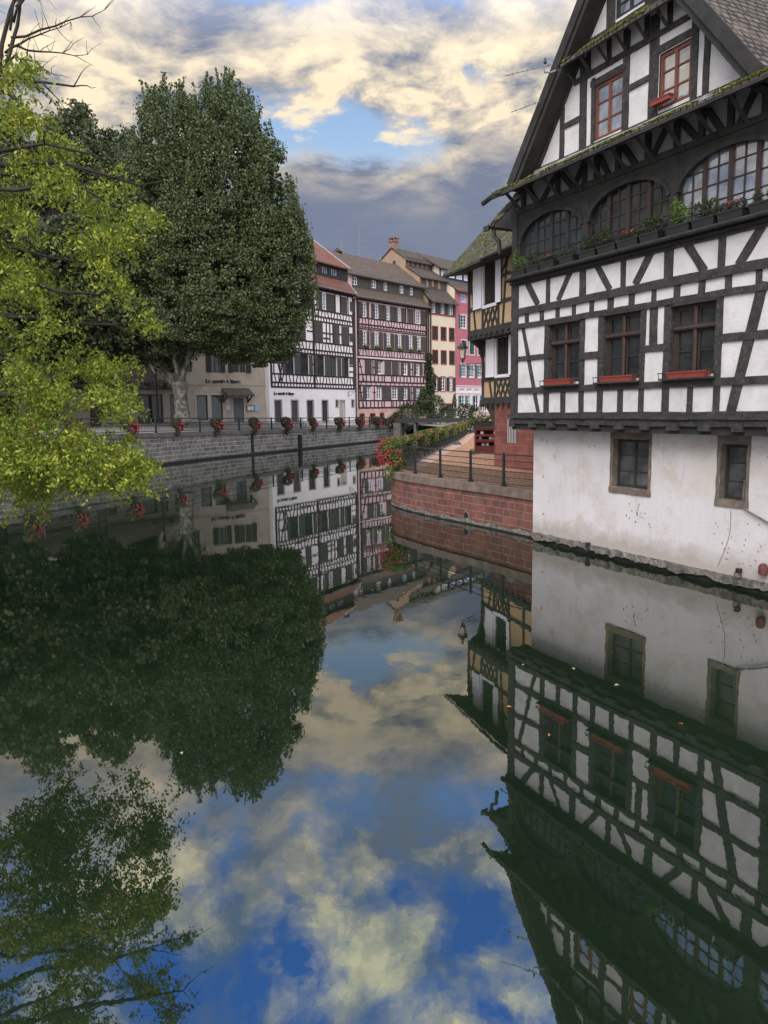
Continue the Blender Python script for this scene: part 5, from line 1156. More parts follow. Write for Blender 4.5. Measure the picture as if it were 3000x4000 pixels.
MH = thing('raspberry_house', 'raspberry pink house with green shutters at far right of the row', 'house', (11.2, 118.3, 0), facing(41))
Mw = [(1.3, 16.15, 2.72, 18.05), (3.85, 16.12, 5.0, 18.05), (1.5, 12.3, 2.85, 14.3), (3.6, 12.3, 4.9, 14.3), (5.95, 12.3, 7.1, 14.2), (1.42, 8.83, 2.6, 10.7), (3.55, 8.83, 4.8, 10.7), (5.85, 8.83, 7.0, 10.7), (7.9, 8.83, 9.1, 10.7), (6.3, 16.1, 7.6, 18.0), (8.0, 12.3, 9.3, 14.2)]
Mg = [(1.1, 4.3, 2.3, 6.0), (2.95, 4.3, 3.9, 6.0), (4.85, 2.3, 6.1, 6.0), (.95, 6.57, 2.25, 7.05), (2.92, 6.57, 4.2, 7.05), (4.95, 6.57, 6.2, 7.05), (7.4, 2.3, 8.6, 6.0)]
b = MB(); b.wall(-.05, 10.5, 7.45, 21.9, Mw+[(1.25, 19.95, 2.75, 21.15), (3.05, 19.9, 4.7, 21.1), (5.4, 19.9, 7.0, 21.1)], 0, .2); b.build('plaster_wall', M_MAGENTA, MH)
b = MB(); b.wall(-.05, 10.5, 1.5, 7.45, Mg, -.02, .25)
b.box(-.1, 10.5, -.12, -.021, 7.38, 7.5).box(-.1, 10.5, -.10, -.021, 6.28, 6.4); b.build('shop_front_wall', M_PINKTRIM, MH)
trim(MH, Mw, M_PINKTRIM, .15)
for h in Mw: far_shutwin(MH, *h) if h[1] > 15 or h[1] < 10 else window(MH, *h, .04, M_SHUTG, M_GLASS, 3, 9, .09, .05, .05)
for h in Mg: far_shutwin(MH, *h, nz=3)
for h in ((.72, 16.1, 1.13, 18.06), (3.12, 16.1, 3.68, 18.08), (.88, 8.8, 1.27, 10.68), (2.92, 8.8, 3.4, 10.68), (5.2, 8.8, 5.7, 10.68), (.6, 4.2, 1.0, 5.95), (2.4, 4.2, 2.8, 5.95), (6.5, 3.3, 7.0, 5.95), (4.45, 3.3, 4.75, 5.95)): shutter(MH, *h, -.10, M_SHUTG)
mt = [(1.25, 19.95, 2.75, 21.15), (3.05, 19.9, 4.7, 21.1), (5.4, 19.9, 7.0, 21.1)]
for h in mt: window(MH, *h, .04, M_WHITEJ, mat_glass('blue_sky_glass', (.06, .09, .2), 2.2, .03), 3, 1, .10, .08, .06)
b = MB(); b.prismx([(.22, 1.5), (.22, 21.8), (2.7, 23.5), (2.7, 25.1), (7.1, 27.7), (12, 24), (12, 1.5)], 0.0, 12); b.build('party_wall', M_CREAM, MH)
b = MB(); b.slab(-.1, 12, -.6, 21.45, 2.85, 23.75, .16); b.slab(-.6, 12, 2.2, 25.05, 7.1, 27.9, .18); b.slab(-.6, 12, 12.4, 24, 7.1, 27.9, .18); b.build('roof', M_TILEDARK, MH)
md = [(-.1+i*2.0, 23.95, 1.4+i*2.0, 24.85) for i in range(6)]
b = MB(); b.wall(-.5, 11.9, 23.5, 25.3, md, 2.65, .1); b.build('attic_wall', mat('dark_blue_boards', (.02, .025, .07), .7, .2, 4), MH)
for h in md: window(MH, *h, 2.66, M_WHITEJ, M_GLASS2, 4, 2, .14, .08, .07)

# ---- tan restaurant house and its low wing
TH = thing('tan_restaurant_house', 'plain tan roughcast restaurant house behind the big plane tree', 'house', (-12.5, 83.6, 0), facing(50))
Tw = [(-8.2, 3.15, -6.95, 5.7), (-6.55, 3.15, -5.25, 5.7), (-4.05, 2.9, -2.8, 5.4), (-6.4, 8.0, -5.4, 9.9), (-3.9, 8.05, -3.2, 9.98), (-3.15, 8.05, -2.4, 9.98), (-9.5, 8.0, -8.5, 9.9)]
b = MB(); b.wall(-12.2, .25, 1.9, 15.5, Tw, 0, .25); b.box(-12.1, .2, .4, 9, 1.9, 15.4); b.build('roughcast_wall', M_TAN, TH)
trim(TH, Tw[:3], M_GREYTRIM, .2)
for h in Tw[:2]: window(TH, *h, .15, M_TIMBER2, M_GLASS, 1, 1, .08, .06, .03)
for h in Tw[3:]: window(TH, *h, .10, M_TIMBER2, M_GLASS, 2, 2, .08, .06, .03)
for h in ((-5.36, 8.0, -4.85, 9.9), (-4.45, 8.0, -3.95, 9.95), (-2.36, 8.0, -1.8, 9.98), (-6.95, 8, -6.45, 9.9)): shutter(TH, *h, -.10, M_TIMBER2)
b = MB(); h = Tw[2]; b.box(h[0], h[2], .12, .16, h[1], h[3]); [b.box(h[0], h[2], .10, .12, h[1]+i*.16, h[1]+i*.16+.12) for i in range(15)]; b.build('roller_door', M_GREYDOOR, TH)
b = MB(); b.slab(-5.3, -2.1, -1.25, 5.65, .0, 6.45, .10)
for u in (-5.2, -2.3): b.beam((u, 4.9), (u, 5.8), .12, -.1, .0); b.prismx([(0, 4.9), (0, 5.1), (-1.05, 5.7), (-1.1, 5.58)], u-.06, u+.06)
b.build('door_canopy', M_TILEDARK, TH)
b = MB(); b.box(-12.2, .25, -.05, .01, 6.72, 6.84); b.build('string_course', M_TAN, TH)
text_mesh('sign_lettering', 'La corde à linge', .5, M_SIGN, TH, -7.1, -.06, 6.95, 3.95, .02, .024)
b = MB(); b.slab(-12.5, .5, -.6, 15.3, 6, 20.5, .18); b.slab(-12.5, .5, 12, 15.3, 6, 20.5, .18); b.prismx([(0, 15.3), (6, 20.2), (9, 15.3)], -12.1, .2); b.build('roof', M_TILERED, TH)
Tm = Matrix.Translation((-12.5, 83.6, 0)) @ Matrix.Rotation(facing(50), 4, 'Z')
o = MB().box(-.45, .45, -.03, .03, 0, .62).build('menu_board', M_BLACK); o.location = Tm @ Vector((-2.03, -.06, 4.02)); o.rotation_euler = (0, 0, facing(50)); tag(o, 'black framed menu case beside the tan house door', 'menu board')
b = MB(); b.box(-.38, -.02, -.045, -.031, .08, .54).box(.03, .38, -.045, -.031, .08, .54); c_ = b.build('menu_sheet', M_PAPER, o)
o = MB().box(-.25, .25, -.02, .02, 0, .58).build('poster', M_BLUEP); o.location = Tm @ Vector((-1.25, -.05, 4.02)); o.rotation_euler = (0, 0, facing(50)); tag(o, 'pale blue poster right of the black menu case', 'poster')
b = MB(); b.box(-.3, .3, -.02, .02, 0, .45).box(-.3, .1, -.02, .02, .6, 1.0).build('x', M_PAPER) if False else None
o = MB().box(-.2, .2, -.02, .02, 0, .5).box(-.18, .18, -.021, .02, .62, 1.1).build('notice', M_PAPER); o.location = Tm @ Vector((-4.7, -.05, 4.2)); o.rotation_euler = (0, 0, facing(50)); tag(o, 'white notices stuck left of the restaurant door', 'notice')
AN = thing('low_wing', 'low tan wing with tiled lean-to roof left of the plane trunk', 'building', tuple(Tm @ Vector((-12.2, 0, 0))), facing(50))
Aw = [(-2.4, 2.9, .2, 5.75), (.95, 2.9, 1.9, 5.75), (-6.6, 3.4, -4.9, 5.6), (-11.0, 3.4, -9.0, 5.6), (-15.5, 3.4, -13.2, 5.6)]
b = MB(); b.wall(-22, 2.2, 1.9, 6.6, Aw, -.5, .25); b.box(-21.9, 2.1, .3, 9, 1.9, 6.5); b.build('roughcast_wall', M_TAN, AN)
for h in Aw: window(AN, *h, -.38, M_TIMBER2, M_GLASS, 2, 1, .10, .06, .03)
b = MB(); b.slab(-22.3, 2.5, -1.3, 6.35, 3.5, 9.6, .15); b.prismx([(-.4, 6.5), (3.5, 9.4), (8, 6.5)], -22, 2.2); b.build('roof', M_TILEDARK, AN)
# half-timbered house glimpsed behind the left trees
GH = thing('left_timbered_house', 'dim half-timbered house glimpsed through the yellow-green tree', 'house', (-52, 66, 0), facing(72))
gwn = [(1.5+i*3.1, z, 2.7+i*3.1, z+1.7) for i in range(7) for z in (7.6, 11.0, 14.2)]+[(1.3+i*3.1, 3.2, 2.9+i*3.1, 5.6) for i in range(7)]
b = MB(); b.wall(0, 23, 2.2, 17.5, gwn, 0, .2); b.box(.05, 22.9, .3, 9, 2.2, 17.4); b.build('plaster_wall', M_WHITEH, GH)
t = MB()
for z in (6.6, 7.4, 9.6, 10.1, 10.8, 13.0, 13.5, 14.1, 16.2, 17.3): F((0, z), (23, z), .16, -.05)
for i in range(24): u = .1+i*.98; F((u, 6.6), (u, 17.3), .14); 
for i in range(14): u = .3+i*1.6; F((u, 6.7), (u+.6, 7.4), .12); F((u, 10.1), (u+.6, 10.8), .12)
t.build('timber_frame', M_TIMFAR, GH)
for h in gwn: window(GH, *h, .08, M_TIMBER2, M_GLASS, 2, 2, .1, .08, .05)
b = MB(); b.slab(-.5, 23.5, -.7, 17.4, 6, 24, .2); b.slab(-.5, 23.5, 12, 17.4, 6, 24, .2); b.prismx([(.2, 17.4), (6, 23.7), (11, 17.4)], .1, 22.9); b.build('roof', M_TILEDARK, GH)

# ================================================================ TREES
def limb(mb, p, q, r0, r1, bend=.15, n=7, seg=6):
    p, q = Vector(p), Vector(q); d = q-p; L = d.length
    off = Vector((random.uniform(-1, 1), random.uniform(-1, 1), random.uniform(.0, 1)))*bend*L
    pts = [p+d*(i/n)+off*math.sin(math.pi*i/n)+Vector((random.gauss(0, 1), random.gauss(0, 1), random.gauss(0, 1)))*L*.012*(0 < i < n) for i in range(n+1)]
    mb.tube(pts, [r0+(r1-r0)*i/n for i in range(n+1)], seg); return pts
def crown(lobes, yc, ry, nclump, per, r, leaf_n_fill, fill=.82, seedv=1):
    """clumps of leaves over the skin of a few tall lobes, plus thinner leaves inside"""
    rs = np.random.RandomState(seedv); areas = np.array([l[2]*l[3] for l in lobes]); areas = areas/areas.sum(); cs = []; fills = []; cl = []
    for l, a in zip(lobes, areas):
        n = max(3, int(nclump*a)); p = rs.normal(size=(n, 3)); p[:, 1] = np.where(rs.uniform(size=n) < .35, np.abs(p[:, 1]), -np.abs(p[:, 1])); p /= np.linalg.norm(p, axis=1)[:, None]
        yy = l[4] if len(l) > 4 else yc; ryy = ry*l[2]/4.5
        c = np.stack([l[0]+p[:, 0]*l[2]*.93, yy+p[:, 1]*ryy, l[1]+p[:, 2]*l[3]*.93], 1)
        # keep clumps that are not deep inside another lobe
        keep = np.ones(n, bool)
        for m in lobes:
            if m is l: continue
            my = m[4] if len(m) > 4 else yc; rr = ((c[:, 0]-m[0])/m[2])**2+((c[:, 2]-m[1])/m[3])**2+((c[:, 1]-my)/(ry*m[2]/4.5))**2
            keep &= rr > .55
        c = c[keep]; cl.append(c)
        nf = int(leaf_n_fill*a); q = rs.normal(size=(nf, 3)); q /= np.linalg.norm(q, axis=1)[:, None]; k = rs.uniform(.3, 1, nf)**.5*fill
        fills.append(np.stack([l[0]+q[:, 0]*l[2]*k, yy+q[:, 1]*ryy*k, l[1]+q[:, 2]*l[3]*k], 1))
    cl = np.concatenate(cl); out = []
    for c in cl:
        s_ = rs.uniform(.6, 1.25); m = int(per*s_)
        g = np.clip(rs.normal(size=(m, 3)), -1.7, 1.7)*np.array(r)*s_*.5; g[:, 2] = np.abs(g[:, 2])*1.2-r[2]*.4
        out.append(c+g)
    return np.concatenate(out), np.concatenate(fills), cl
PT = thing('plane_tree', 'huge dense plane tree with mottled trunk on the far quay', 'tree', (-17.5, 67.5, 2.75))
lob = [(-17.4, 21.5, 3.7, 9.2), (-12.6, 22.0, 3.9, 9.3), (-9.6, 19.0, 3.1, 8.4), (-8.8, 15.4, 3.3, 7.0), (-12.6, 13.6, 5.0, 5.2), (-18.6, 14.5, 3.8, 6.8, 68.5), (-10.0, 11.6, 3.2, 3.4), (-15.2, 18, 4.5, 8), (-19.2, 13.5, 3.4, 5.0, 69), (-15.8, 11.6, 4.4, 2.4)]
org = np.array([-17.5, 67.5, 2.75])
lv, fl, cc = crown(lob, 67.5, 5.6, 1300, 215, (.85, .85, 1.5), 26000)
rs = np.random.RandomState(21); topc = cc[cc[:, 2] > 15]; topc = topc[rs.permutation(len(topc))[:330]]; sh_ = []
for c in topc:    # upright shoots that fray the outline
    m = 60; h_ = rs.uniform(.8, 2.0); t_ = rs.uniform(0, 1, m); a_ = rs.normal(0, .22, 2)
    sh_.append(c+np.stack([t_*a_[0]*h_+rs.normal(0, .13, m)*(1-.6*t_), t_*a_[1]*h_+rs.normal(0, .13, m), .3+t_*h_+.4], 1))
lv = np.concatenate([lv]+sh_)
PT.scale = (.975, .975, .975)
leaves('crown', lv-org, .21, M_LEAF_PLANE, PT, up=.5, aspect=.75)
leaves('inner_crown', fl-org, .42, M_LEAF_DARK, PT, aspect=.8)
tb_ = MB()
tr_p = [(0, 0, -.3), (.05, 0, .3), (0.0, 0, 1.3), (-.05, .0, 2.6), (-.1, 0, 4.0)]
tb_.tube(tr_p, [1.15, .82, .66, .60, .66], 14); tb_.build('trunk', M_BARK, PT, smooth=True)
lb = MB()
for (q, r0) in (((-2.8, .2, 8.6), .34), ((-1.0, .5, 12), .40), ((1.2, -.4, 13), .42), ((3.6, 0, 11), .30), ((.4, -1.2, 9.5), .26), ((-3.4, -.6, 7.0), .2)):
    pts_ = limb(lb, (-.1+random.uniform(-.2, .2), 0, 3.3), q, r0, r0*.5, .06, 8, 8)
    for k in range(3): 
        e_ = pts_[-1]+Vector((random.uniform(-2, 3.5), random.uniform(-2, 2), random.uniform(3, 9))); limb(lb, pts_[-1-k], e_, r0*.4, .05, .06)
lb.build('limbs', M_BARK, PT, smooth=True)

def far_tree(lab, lobes, y, n, base, rtr=.35, mat_=None, seedv=3, per=120):
    T_ = thing('broadleaf_tree', lab, 'tree', base, 0, 'dark trees behind the quay'); og = np.array(base)
    lv, fl, cc = crown(lobes, y, 5.0, n, per, (1.0, 1.0, 1.4), n*22, seedv=seedv)
    leaves('crown', lv-og, .36, mat_ or M_LEAF_DARK, T_, up=.3, aspect=.7); leaves('inner_crown', fl-og, .7, M_LEAF_DARK, T_, aspect=.8)
    b = MB(); b.tube([(0, 0, -.3), (.1, 0, 3), (0, 0, (lobes[0][1]-base[2]))], [rtr*1.3, rtr, rtr*.5], 10)
    for l in lobes[:4]: limb(b, (0, 0, 4), (l[0]-base[0], 0, l[1]-base[2]+2), rtr*.5, .05, .08)
    b.build('trunk', M_BARKD, T_, smooth=True)
far_tree('dark green tree just left of and behind the big plane', [(-26.5, 21.5, 4.2, 10.8), (-30.5, 24, 4.8, 10.5), (-27, 12, 6, 6), (-24, 15, 4, 8)], 82, 420, (-27.5, 82, 3.0), seedv=5)
far_tree('dark tree mass behind the yellow-green tree, middle one', [(-37, 23, 5.5, 11.5), (-43, 22, 5.5, 11), (-36, 12, 5, 5)], 80, 300, (-38, 80, 3.0), seedv=6)
far_tree('leftmost dark tree far behind the yellow-green tree', [(-29, 14.5, 4.5, 8.5), (-34, 14, 4.5, 9)], 60, 300, (-31, 61.5, 2.9), seedv=8)
far_tree('small dark tree on the quay left of the low wing', [(-22.5, 14.5, 3.6, 6.5), (-25.5, 13, 3.6, 6.5)], 66, 220, (-24.5, 66, 2.9), seedv=9)

# ---- yellow-green tree on the near left bank
FT = thing('yellow_green_tree', 'near tree with drooping yellow-green and orange leaves at the left edge', 'tree', (-10.4, 11.5, 2.4))
out = [(-6.6, 10.4), (-5.6, 9.6), (-5.3, 9.55), (-5.0, 9.4), (-4.7, 9.2), (-4.3, 9.3), (-4.27, 8.75), (-4.15, 8.35), (-4.3, 7.9), (-4.45, 7.75), (-4.1, 7.55), (-3.7, 7.72), (-3.45, 7.2), (-3.2, 6.85), (-3.45, 6.6), (-3.7, 6.3), (-3.5, 6.0), (-3.5, 5.65), (-3.22, 5.42), (-3.25, 4.95), (-3.6, 4.95), (-3.9, 4.7), (-3.8, 4.3), (-4.0, 3.95), (-3.65, 3.6), (-3.6, 2.98), (-4.3, 2.95), (-4.8, 3.3), (-5.15, 3.1), (-5.4, 2.6), (-5.75, 2.6), (-6.1, 3.0), (-7.4, 2.7), (-9.2, 3.2), (-10.6, 4.5), (-11.5, 8), (-11, 12), (-8, 11.8)]
oa = np.array(out)
def inside(px, pz):
    c = np.zeros(len(px), bool); j_ = len(oa)-1
    for i in range(len(oa)):
        xi, zi = oa[i]; xj, zj = oa[j_]
        m = ((zi > pz) != (zj > pz)) & (px < (xj-xi)*(pz-zi)/(zj-zi+1e-9)+xi); c ^= m; j_ = i
    return c
rs = np.random.RandomState(11); n = 17000
px, pz = rs.uniform(-11.5, -3.1, n), rs.uniform(2.4, 12, n); k = inside(px, pz)
wv = np.sin(px*3.3+np.sin(pz*2.1)*1.6)+np.sin(pz*4.1+px*1.3)+.7*np.sin(px*7.7-pz*5.2)
k &= wv > -.45
px, pz = px[k], pz[k]
# boughs: every bough tip carries a flat, hanging fan of sprays; gaps stay between the boughs
bi = rs.permutation(len(px))[:580]; lo_ = np.where((pz < 4.6) & (px > -6.3))[0]; bi = np.concatenate([bi, rs.permutation(lo_)[:90]]); bx, bz = px[bi], pz[bi]; by = 12+rs.uniform(-1.7, 1.7, len(bx))
thin = np.where(bx < -6.4, rs.uniform(size=len(bx)) < .8, True); bx, by, bz = bx[thin], by[thin], bz[thin]
sx, sy, sz = [], [], []
for x_, y_, z_ in zip(bx, by, bz):
    m = int(rs.uniform(7, 22)); rr = rs.uniform(.14, .42); a_ = rs.uniform(0, 6.283, m); q_ = rs.uniform(0, 1, m)**.6*rr
    dx_ = np.cos(a_)*q_; sx.append(x_+dx_); sy.append(y_+np.sin(a_)*q_); sz.append(z_-.9*(q_**2)/rr-np.clip(dx_, 0, 1)*.35+rs.normal(0, .035, m))
px, py, pz = np.concatenate(sx), np.concatenate(sy), np.concatenate(sz)
ok = (np.abs(px+4.55) > .38) | (np.abs(pz-5.05) > .2) | (rs.uniform(size=len(px)) < .15); px, py, pz = px[ok], py[ok], pz[ok]
px = px*py/12-.15; pz = 4+(pz-4)*py/12
cen = np.stack([px, py, pz], 1); L_ = []
for c in cen:
    # one drooping compound leaf spray: pairs of leaflets along an arching stalk
    a = rs.uniform(0, 6.283); le = rs.uniform(.16, .30); d = np.array([math.cos(a), math.sin(a), 0]); m = 16
    tt = rs.uniform(0, 1, m); side = rs.normal(0, .035, (m, 3)); L_.append(c+d*(tt*le)[:, None]-np.array([0, 0, 1])*((tt**2)*le*.75)[:, None]+side)
lf = np.concatenate(L_); og = np.array([-10.4, 11.5, 2.4]); print('fg leaves', len(lf))
leaves('crown', lf-og, .067, M_LEAF_FG, FT, droop=True, aspect=.46, svar=.35)
tb_ = MB(); tb_.tube([(0, 0, -.5), (.0, 0, .6), (.2, .1, 2.5), (.3, .2, 5), (.5, .3, 8), (.9, .4, 10.5)], [.42, .30, .27, .22, .14, .05], 12); tb_.build('trunk', M_BARKD, FT, smooth=True)
lb = MB(); targets = [((.2, .1, 2.0), (5.1, .3, .9)), ((.2, .1, 2.6), (5.9, -.5, 1.9)), ((.25, .1, 3.1), (6.6, .9, 2.8)), ((.25, .1, 3.6), (5.4, -.9, 2.3)), ((.3, .1, 4.0), (6.9, .2, 3.2)), ((.3, .2, 4.4), (6.0, .9, 3.9)), ((.3, .2, 4.8), (6.8, -.4, 4.4)), ((.3, .2, 5.3), (6.2, .5, 5.2)), ((.4, .2, 5.8), (6.6, -.8, 5.0)), ((.4, .3, 6.4), (5.6, .2, 6.3)), ((.5, .3, 7.0), (5.9, .6, 6.4)), ((.3, .2, 4.2), (4.7, -.3, 4.6)),
    ((.25, .1, 3.3), (4.4, .3, 1.9)), ((.4, .2, 6.1), (6.9, .3, 4.9))]
for (p, q) in targets:
    pts_ = limb(lb, p, q, .075, .014, .07, 10, 6)
    for i in range(3, 11):
        for s_ in range(2):
            base = pts_[i]; e_ = base+Vector((random.uniform(.15, .7), random.uniform(-.45, .45), random.uniform(-.45, .35))); limb(lb, base, e_, .012, .003, .08, 4, 4)
# the leafless upper boughs
ga = [((.5, .3, 7.2), (5.0, .2, 6.4), .07, .04), ((5.0, .2, 6.4), (5.35, .2, 7.7), .036, .02), ((5.1, .2, 6.5), (5.45, .1, 7.6), .03, .018)]
for p, q, a, c in ga: limb(lb, p, q, a, c, .05, 6, 6)
tips = [((5.2, .2, 6.9), (6.55, .2, 7.25)), ((5.25, .2, 7.1), (6.35, 0, 7.75)), ((5.3, .2, 7.3), (5.95, .3, 8.0)), ((5.15, .2, 6.8), (6.2, .4, 6.75)), ((5.1, .2, 6.6), (5.9, -.2, 6.25)), ((5.3, .2, 7.4), (6.2, .3, 7.5)), ((5.0, .2, 6.4), (4.8, .1, 7.8)), ((5.2, .2, 7.0), (5.4, .3, 8.2)), ((4.8, .2, 6.3), (5.6, .4, 5.7)), ((5.1, .2, 6.7), (6.1, .1, 7.05))]
for p, q in tips:
    pts_ = limb(lb, p, q, .02, .004, .10, 7, 5)
    for i in range(2, 8):
        for s_ in range(2):
            e_ = pts_[i]+Vector((random.uniform(-.05, .3), random.uniform(-.2, .2), random.uniform(-.25, .3))); limb(lb, pts_[i], e_, .006, .002, .08, 4, 4)
lb.build('branches', M_BARKD, FT, smooth=True)

# ================================================================ SHRUBS, IVY, FLOWERS
def shrub(name, lab, cat, base, blobs, size, m=None, stems=True, group=None):
    T_ = thing(name, lab, cat, base, 0, group); leaves('foliage', np.concatenate([blob(n_, c, r) for n_, c, r in blobs]), size, m or M_LEAF_BUSH, T_, aspect=.7)
    if stems:
        b = MB()
        for n_, c, r in blobs[:5]: limb(b, (c[0]*.3, c[1]*.3, -.1), (c[0], c[1], c[2]), .06, .02, .05, 4, 5)
        b.build('stems', M_BARKD, T_)
    return T_
pv_ = Pm @ Vector((16.6, -.4, 1.6))
shrub('ivy', 'tall ivy column climbing between the pink and cream houses', 'climber', pv_, [(900, (0, 0, 9.0-i*.0), (.1, .1, .1)) for i in range(0)]+[(420, (-.5*math.sin(i*.9)*.6+i*-.02, -.1, 1.2+i*.95), (.75+.25*(i % 3 == 0)+max(0, 4-i)*.18, .35, .8)) for i in range(10)], .24)
shrub('quay_shrub', 'dark leafy shrub bank in front of the pink house end', 'shrub', (3.6, 107.0, 1.9), [(1100, (0, 0, 1.6), (1.7, 1.2, 1.5)), (900, (2.0, 1, 2.4), (1.5, 1.2, 1.5)), (700, (-1.5, -1, .8), (1.1, .9, .9))], .24)
shrub('quay_shrub', 'taller pointed shrub in front of the cream house', 'shrub', (7.5, 109.0, 1.9), [(1200, (0, 0, 2.2), (1.5, 1.2, 1.9)), (800, (-1.7, 0, 3.0), (1.0, 1, 1.6)), (700, (1.7, .5, 1.3), (1.3, 1, 1.2)), (300, (-1.8, 0, 4.4), (.5, .5, .8))], .24)
shrub('quay_shrub', 'round dark shrub before the raspberry house shopfront', 'shrub', (12.0, 112.0, 1.9), [(900, (0, 0, 1.7), (1.5, 1.1, 1.2)), (500, (1.4, 0, 1.4), (1.0, .9, 1.0)), (260, (-1.6, .3, 2.8), (.35, .3, 1.5))], .24)
shrub('quay_shrub', 'small green shrub behind the last part of the quay railing', 'shrub', (-.6, 99.8, 1.9), [(500, (0, 0, .6), (.9, .6, .6)), (300, (1.1, .5, .5), (.6, .5, .5))], .2)
shrub('trailing_plant', 'dark trailing greenery hanging over the quay by the footbridge', 'trailing plant', (2.0, 100.5, 1.9), [(500, (0, -.5, .1), (.9, .4, .5)), (400, (1.0, -.6, -.3), (.7, .3, .7)), (300, (.2, -.6, -.7), (.4, .3, .5))], .2, stems=False)

# hanging flower baskets on the far railing
FB = thing('railing_flower_basket', 'x', 'flower basket', (0, 0, 0), 0, 'flower baskets on the far quay railing')
b = MB(); b.lathe([(.30, -.30), (.42, -.25), (.50, .0), (.47, .0), (.40, -.2)], n=12); b.tube([(0, .5, .2), (0, 0, .2), (0, 0, -.2)], .03, 5); b.build('planter', M_BLACK, FB)
leaves('foliage', np.concatenate([blob(520, (-.12, 0, .28), (.52, .42, .42)), blob(260, (.1, -.1, -.25), (.48, .35, .4)), blob(120, (-.1, -.1, -.75), (.28, .2, .35))]), .13, M_LEAF_BUSH, FB, aspect=.8)
leaves('flowers', np.concatenate([blob(75, (.34, -.2, .0), (.32, .30, .46)), blob(50, (.10, -.35, -.15), (.5, .2, .4)), blob(30, (-.2, -.2, .3), (.4, .2, .3))]), .095, M_PETAL, FB, aspect=1)
spots_ = [(95, 'far left, hidden behind the leaning tree'), (285, 'left of the first visible railing post'), (505, 'second from left behind the yellow-green leaves'), (690, 'beside the plane tree trunk'), (845, 'below the grey roller door'), (992, 'between the tan and white houses'), (1117, 'before the first ground window of the white house'), (1220, 'before the third ground window of the white house'), (1322, 'before the door of the white house'), (1402, 'before the first window of the pink house'), (1472, 'before the second window of the pink house'), (1530, 'rightmost, before the dark arched door')]
for i, (px_, lab) in enumerate(spots_):
    _, q = quay_at_px((px_-1500)/3000); an = q[3]; loc = (q[0]+.30*math.sin(an), q[1]-.30*math.cos(an), q[2]+.55); sc_ = (1.25, 1.15, .85)[i % 3]*(1.0 if i < 9 else .85)
    lab = 'red flower basket on the far railing, '+lab
    if i == 0: FB.location = loc; FB.rotation_euler = (0, 0, an-.25); FB['label'] = lab
    else: copy_thing(FB, loc, an-.25, lab, scale=(random.uniform(.85, 1.25),)*2+(random.uniform(.85, 1.2),))

# the big geranium mass at the terrace corner
G = thing('geranium_basket', 'big overflowing red and pink geranium basket at the terrace corner', 'flower basket', (.30, 31.9, 2.34))
b = MB(); b.box(-.5, .5, -.15, .2, -.2, .05); b.build('planter', M_BLACK, G)
leaves('foliage', np.concatenate([blob(2400, (.0, 0, .02), (.50, .42, .50)), blob(900, (.25, -.1, -.45), (.40, .35, .40)), blob(420, (.0, -.2, -.95), (.30, .22, .40)), blob(500, (.3, .4, .35), (.5, .4, .2))]), .062, M_LEAF_GER, G, aspect=.9)
leaves('flowers', np.concatenate([blob(560, (-.28, -.15, -.12), (.36, .36, .62)), blob(200, (.12, -.36, -.25), (.42, .2, .45)), blob(90, (.1, 0, .42), (.5, .4, .16))]), .040, M_PETAL, G, aspect=1)
HF = thing('fence_flower_box', 'x', 'flower box', (0, 0, 0), 1.2, 'flower boxes along the path fence')
b = MB(); b.box(-1.0, 1.0, -.15, .15, -.22, 0); b.build('planter_box', M_BLACK, HF)
leaves('foliage', np.concatenate([blob(560, (x_, 0, .12), (.45, .28, .24)) for x_ in (-.8, 0, .8)]+[blob(200, (x_, .2, -.2), (.4, .2, .3)) for x_ in (-.6, .4)]), .085, M_LEAF_GER, HF, aspect=.85)
leaves('flowers', np.concatenate([blob(26, (x_, 0, .20), (.45, .3, .14)) for x_ in (-.8, 0, .8)]+[blob(16, (.2, .3, .0), (.9, .15, .25))]), .07, M_PETAL, HF, aspect=1)
i = 0; ords = 'first second third fourth fifth sixth seventh eighth ninth tenth eleventh twelfth thirteenth fourteenth fifteenth sixteenth seventeenth eighteenth nineteenth twentieth'.split()
for a, c in zip(FEN[1:], FEN[2:]):
    L = math.hypot(c[0]-a[0], c[1]-a[1]); nn = max(1, round(L/2.75))
    for j_ in range(nn):
        k_ = (j_+.5)/nn; an = math.atan2(c[1]-a[1], c[0]-a[0]); loc = (a[0]+(c[0]-a[0])*k_-.18*math.sin(an), a[1]+(c[1]-a[1])*k_+.18*math.cos(an), 2.42)
        if i >= 20: continue
        lab = 'red and green flower box on the path fence, %s from the near end' % ords[i]
        if i == 0: HF.location = loc; HF.rotation_euler = (0, 0, an); HF['label'] = lab
        else: copy_thing(HF, loc, an+(math.pi if i % 2 else 0), lab, scale=(1.15, 1, random.uniform(.8, 1.15)))
        i += 1

# oxblood wooden stand with its planter of pale flowers
SX, SY = 5.35, 44.4
ST = thing('wooden_stand', 'oxblood red slatted wooden stand beside the sandstone wall', 'stand', (SX, SY, 1.40), -.05)
b = MB()
for z0, z1 in ((.04, .42), (.66, .80), (.98, 1.10), (1.34, 1.46)): b.box(0, 1.5, -.03, .0, z0, z1)
b.build('boards', M_DRED, ST)
b = MB(); b.box(-.05, .02, -.06, .55, 0, 1.5); b.box(1.48, 1.55, -.06, .55, 0, 1.5); b.box(-.06, 1.56, -.08, .58, 1.50, 1.54); b.box(0, 1.5, .5, .54, .05, 1.45); b.build('frame', M_DRED, ST)
b = MB(); 
for z in (.45, .82, 1.12): b.box(.02, 1.48, .0, .5, z-.02, z)
b.build('shelf', M_DRED, ST)
b = MB()
for k_ in range(12):
    x_ = .1+random.uniform(0, 1.2); z_ = random.choice((.45, .82, 1.12)); b.box(x_, x_+.16, .06+k_*.01, .08+k_*.01, z_+.003, z_+.16)
